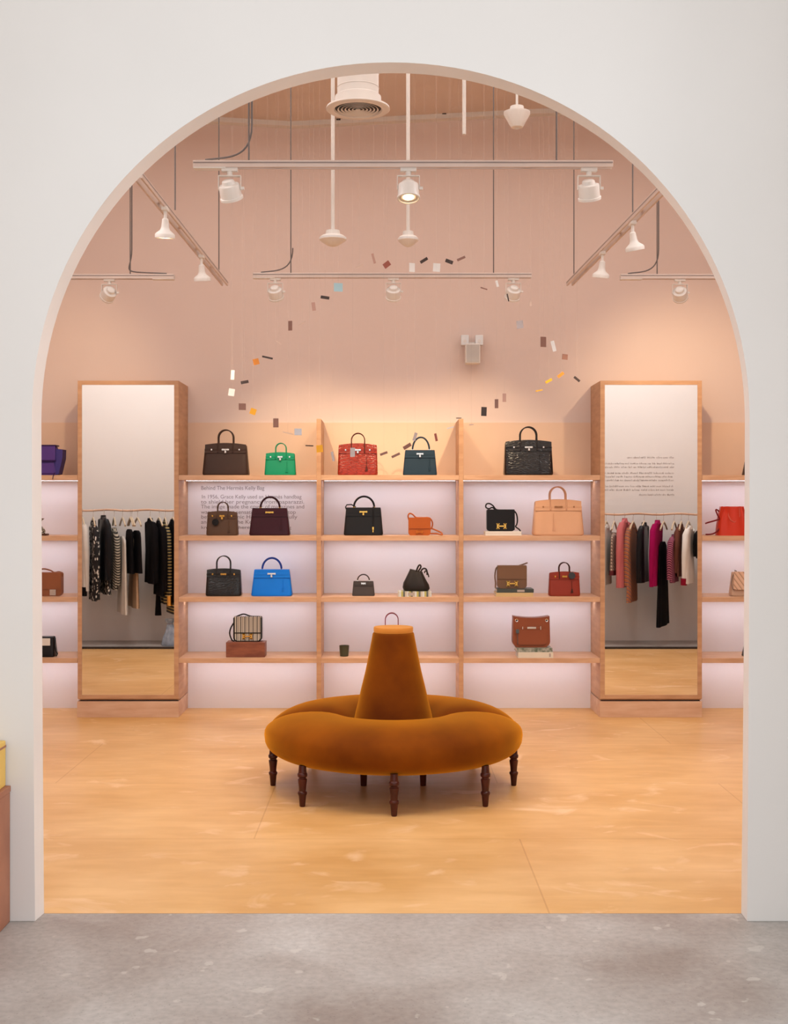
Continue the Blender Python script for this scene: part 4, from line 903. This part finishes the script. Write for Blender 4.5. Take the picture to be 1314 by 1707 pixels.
def garment(kind, label, x0, x1, ytop, ybot, m, side, ang=55, sleeve=None, cuff=None, hem=None, flare=1.15, lean=0, front=True, dy=0, extra=None, hang=True, hlab=None):
    """hanging garment: body, sleeves, collar; x0..x1 is its apparent extent on the rail"""
    cx = (x0+x1)/2; zr = ZRl if side == 'left' else ZRr
    wapp = (x1-x0)*KG*1.5; H = (ybot-ytop)*KG; ang = 60+ang*.18; a = D2R(ang if side == 'left' else -ang)
    th = .05; W = max(.12, (wapp-th*abs(math.sin(a)))/max(.15, abs(math.cos(a)))); W = min(W, .44)
    t = thing(kind, label, 'clothes', (PX(cx, GD), GY+dy, PZ(ybot, GD)), a, 'clothes hanging in the %s alcove' % side)
    bm = NB(); rings = []
    for u in (0, .01, .1, .25, .4, .55, .7, .82, .90, .95, .985, 1):
        if u < .82: wv = W/2*(flare+(1-flare)*u/.82)
        elif u < .96: wv = W/2*(1-.12*(u-.82)/.14)
        else: wv = W/2*(.88-.55*(u-.96)/.04)
        dv = th/2*(1.1-.35*u)
        r = srect(wv, dv, H*u, cx=lean*(1-u), n=36, e=2.8)
        rings.append([(x, y*(1+.35*math.sin(i*1.05+ang)*(1-u)), z) for i, (x, y, z) in enumerate(r)])
    loft(bm, rings); obj('garment_body', bm, m, t, True, 70)
    if sleeve:
        for s in (-1, 1):
            bm = NB(); ls = H*sleeve if sleeve < 1 else H*.97
            pts = [(s*W*.40, 0, H*.94), (s*W*.50, -.012, H*.86), (s*W*.535, -.02, H*.94-ls*.45), (s*W*.52, -.028, H*.94-ls*.97)]
            tube(bm, pts, .034, 12, lambda q: .85+.25*math.sin(q*PI)-.2*q); sl = obj('sleeve', bm, m, t, True, 70)
            if cuff:
                bm = NB(); tube(bm, [(s*W*.523, -.027, H*.94-ls*.86), (s*W*.52, -.0285, H*.94-ls*.985)], .034, 12); obj('cuff', bm, cuff, sl, True)
    if hem:
        bm = NB(); wv = W/2*flare*1.01; loft(bm, [srect(wv, th/2*1.45, .0, n=36, e=2.8), srect(wv*.99, th/2*1.42, H*.12, n=36, e=2.8)]); obj('hem_band', bm, hem, t, True)
    if extra != 'nocollar':
        bm = NB(); loft(bm, [srect(.055, .032, H*.955, n=20, e=2.2), srect(.045, .026, H*1.0+.015, n=20, e=2.2)], cap=False); obj('collar', bm, m, t, True)
    words = label.split(); short = ' '.join(words) if len(words) <= 11 else label.split(' near ')[0].split(' at the ')[0].split(' second from')[0]
    if hang: hanger(hlab or 'wooden hanger carrying the '+short, cx, a, zr, w=max(.2, W*.95))
    return t
fab = lambda n, c, r=.9, **k_: mat(n, c, r, spec=.12, **k_)
Fw = fab('white_wool', (.72, .69, .64)); Fb = fab('black_wool', (.006, .005, .006)); Fs = bands('spotted_knit', [(.75, .72, .66), (.012, .011, .012), (.012, .011, .012)], (45, 45, 22), .9, kind='VOR')
Fl = fab('black_glossy', (.012, .012, .014), .3); Fz = bands('zebra_knit', [(.55, .50, .40), (.02, .02, .02)], (20, 0, 34), .9); Fc = fab('sheer_cream', (.70, .66, .60)); Fbe = fab('sheer_beige', (.60, .42, .28))
Fg = bands('gold_buttons', [(.02, .018, .015), (.02, .018, .015), (.65, .48, .18)], (0, 0, 30), .6); Fwh = fab('hound_white', (.70, .66, .6))
garment('coat', 'white coat with black hem at the left end of the left mirror', 128, 146, 868, 992, Fw, 'left', 50, .9, hem=Fb)
garment('coat', 'black coat with white flecks second from the left in the left mirror', 143, 167, 870, 1000, Fs, 'left', 62, .95)
garment('jacket', 'glossy black jacket with pointed shoulders in the left mirror', 156, 190, 861, 966, Fl, 'left', 42, .95, dy=.03)
garment('skirt', 'white-flecked black skirt showing below the glossy black jacket', 163, 184, 930, 990, Fs, 'left', 50, None, flare=1.4, hang=False, extra='nocollar', dy=-.05)
garment('blouse', 'zebra striped blouse beside the glossy black jacket', 183, 197, 882, 982, Fz, 'left', 62, .9)
garment('dress', 'long sheer cream dress in the left mirror', 193, 215, 894, 1022, Fc, 'left', 55, None, flare=1.3, extra='nocollar')
garment('dress', 'sheer beige dress right behind the cream dress', 208, 231, 896, 1013, Fbe, 'left', 52, None, flare=1.3, extra='nocollar', dy=-.10)
garment('skirt', 'short black pleated skirt in the middle of the left mirror', 208, 226, 882, 955, Fb, 'left', 45, None, flare=1.2, extra='nocollar', dy=.05)
garment('skirt', 'short black skirt right of the pleated one', 216, 242, 884, 954, Fb, 'left', 45, None, flare=1.15, extra='nocollar', dy=.05)
garment('coat', 'plain black coat right of the black skirts', 238, 262, 866, 972, Fb, 'left', 52, .95)
garment('coat', 'long black coat with trailing belt in the left mirror', 253, 277, 870, 992, Fb, 'left', 52, .9)
garment('belt', 'narrow black trouser leg trailing below the long black coat', 260, 267, 985, 1026, Fb, 'left', 60, None, flare=.5, hang=False, extra='nocollar')
garment('jacket', 'black jacket with gold striped sleeve near the right of the left mirror', 268, 282, 872, 1006, Fg, 'left', 62, .97, cuff=M['gold'])
garment('jacket', 'black jacket with gold banded hem at the right end of the left mirror', 276, 300, 868, 1022, Fb, 'left', 45, .9, hem=Fg)
Fp = fab('pink_wool', (.60, .17, .18)); Ft = bands('plaid_tan', [(.50, .36, .28), (.62, .50, .40), (.10, .05, .05)], (26, 0, 26), .9); Fo = bands('multi_plaid', [(.42, .14, .06), (.55, .25, .10), (.16, .10, .13), (.50, .18, .10)], (14, 6, 24), .9)
Fm = fab('magenta_wool', (.33, .004, .085)); Fh = bands('houndstooth', [(.45, .12, .20), (.06, .01, .025)], (42, 0, 42), .9); Fbr = fab('brown_wool', (.16, .06, .04)); Fri = fab('red_rib', (.28, .01, .03)); Fmar = fab('maroon', (.14, .03, .035))
garment('coat', 'fluffy white coat at the left end of the right mirror', 999, 1023, 876, 974, Fw, 'right', 50, .95)
garment('dress', 'tan plaid dress with black bow in the right mirror', 1016, 1033, 890, 958, Ft, 'right', 60, None, hem=Fmar)
garment('coat', 'pink wool coat in the right mirror', 1029, 1055, 866, 978, Fp, 'right', 48, .97)
garment('coat', 'long orange plaid coat beside the pink coat', 1041, 1071, 874, 1003, Fo, 'right', 50, .75, dy=-.06, flare=1.25)
garment('jacket', 'black leather jacket in the right mirror', 1063, 1086, 873, 970, Fl, 'right', 55, .97)
garment('jacket', 'magenta blazer in the middle of the right mirror', 1080, 1110, 869, 975, Fm, 'right', 45, .98, dy=.05)
garment('dress', 'long black slip dress in the right mirror', 1090, 1124, 903, 1043, Fb, 'right', 42, None, flare=1.45, extra='nocollar', dy=-.04)
garment('jacket', 'pink and burgundy houndstooth jacket right of the black slip dress', 1114, 1135, 893, 970, Fh, 'right', 55, .9)
garment('jacket', 'brown jacket behind the white blazer', 1127, 1146, 876, 960, Fbr, 'right', 58, .9, dy=-.04)
garment('jacket', 'white blazer with red and black cuff in the right mirror', 1134, 1163, 878, 971, fab('bright_white_wool', (.80, .77, .72)), 'right', 45, .98, cuff=Fri, dy=.05)
garment('jacket', 'black jacket at the right end of the right mirror', 1159, 1176, 885, 930, Fb, 'right', 50, .9)
# silvery dust bag on the alcove floor
bm = NB(); rings = []
for u, a, dx in ((0, .09, 0), (.05, .10, 0), (.3, .085, .0), (.55, .06, .005), (.75, .035, -.01), (.82, .028, -.012), (.9, .045, -.012), (1, .05, -.01)):
    rings.append([(x*(1+.08*math.sin(i*2.1)), y*(1+.1*math.sin(i*1.6)), z) for i, (x, y, z) in enumerate(srect(a, a*.7, u*.29, cx=dx, n=32, e=2.4))])
loft(bm, rings); o = obj('pouch', bm, mat('silver_blue_cloth', (.42, .50, .60), .45, .2, col2=(.25, .32, .42), scale=20), None, True, 50); o.location = (PX(285, 13.3), 2*DF-13.3, 0)
tag(o, 'crumpled silvery blue pouch on the alcove floor, low in the left mirror', 'bag')
bm = NB(); tube(bm, [(-.012+.031*math.cos(i*PI/6), .022*math.sin(i*PI/6), .236) for i in range(13)], .004, 6); obj('tie_cord', bm, M['ink'], o)
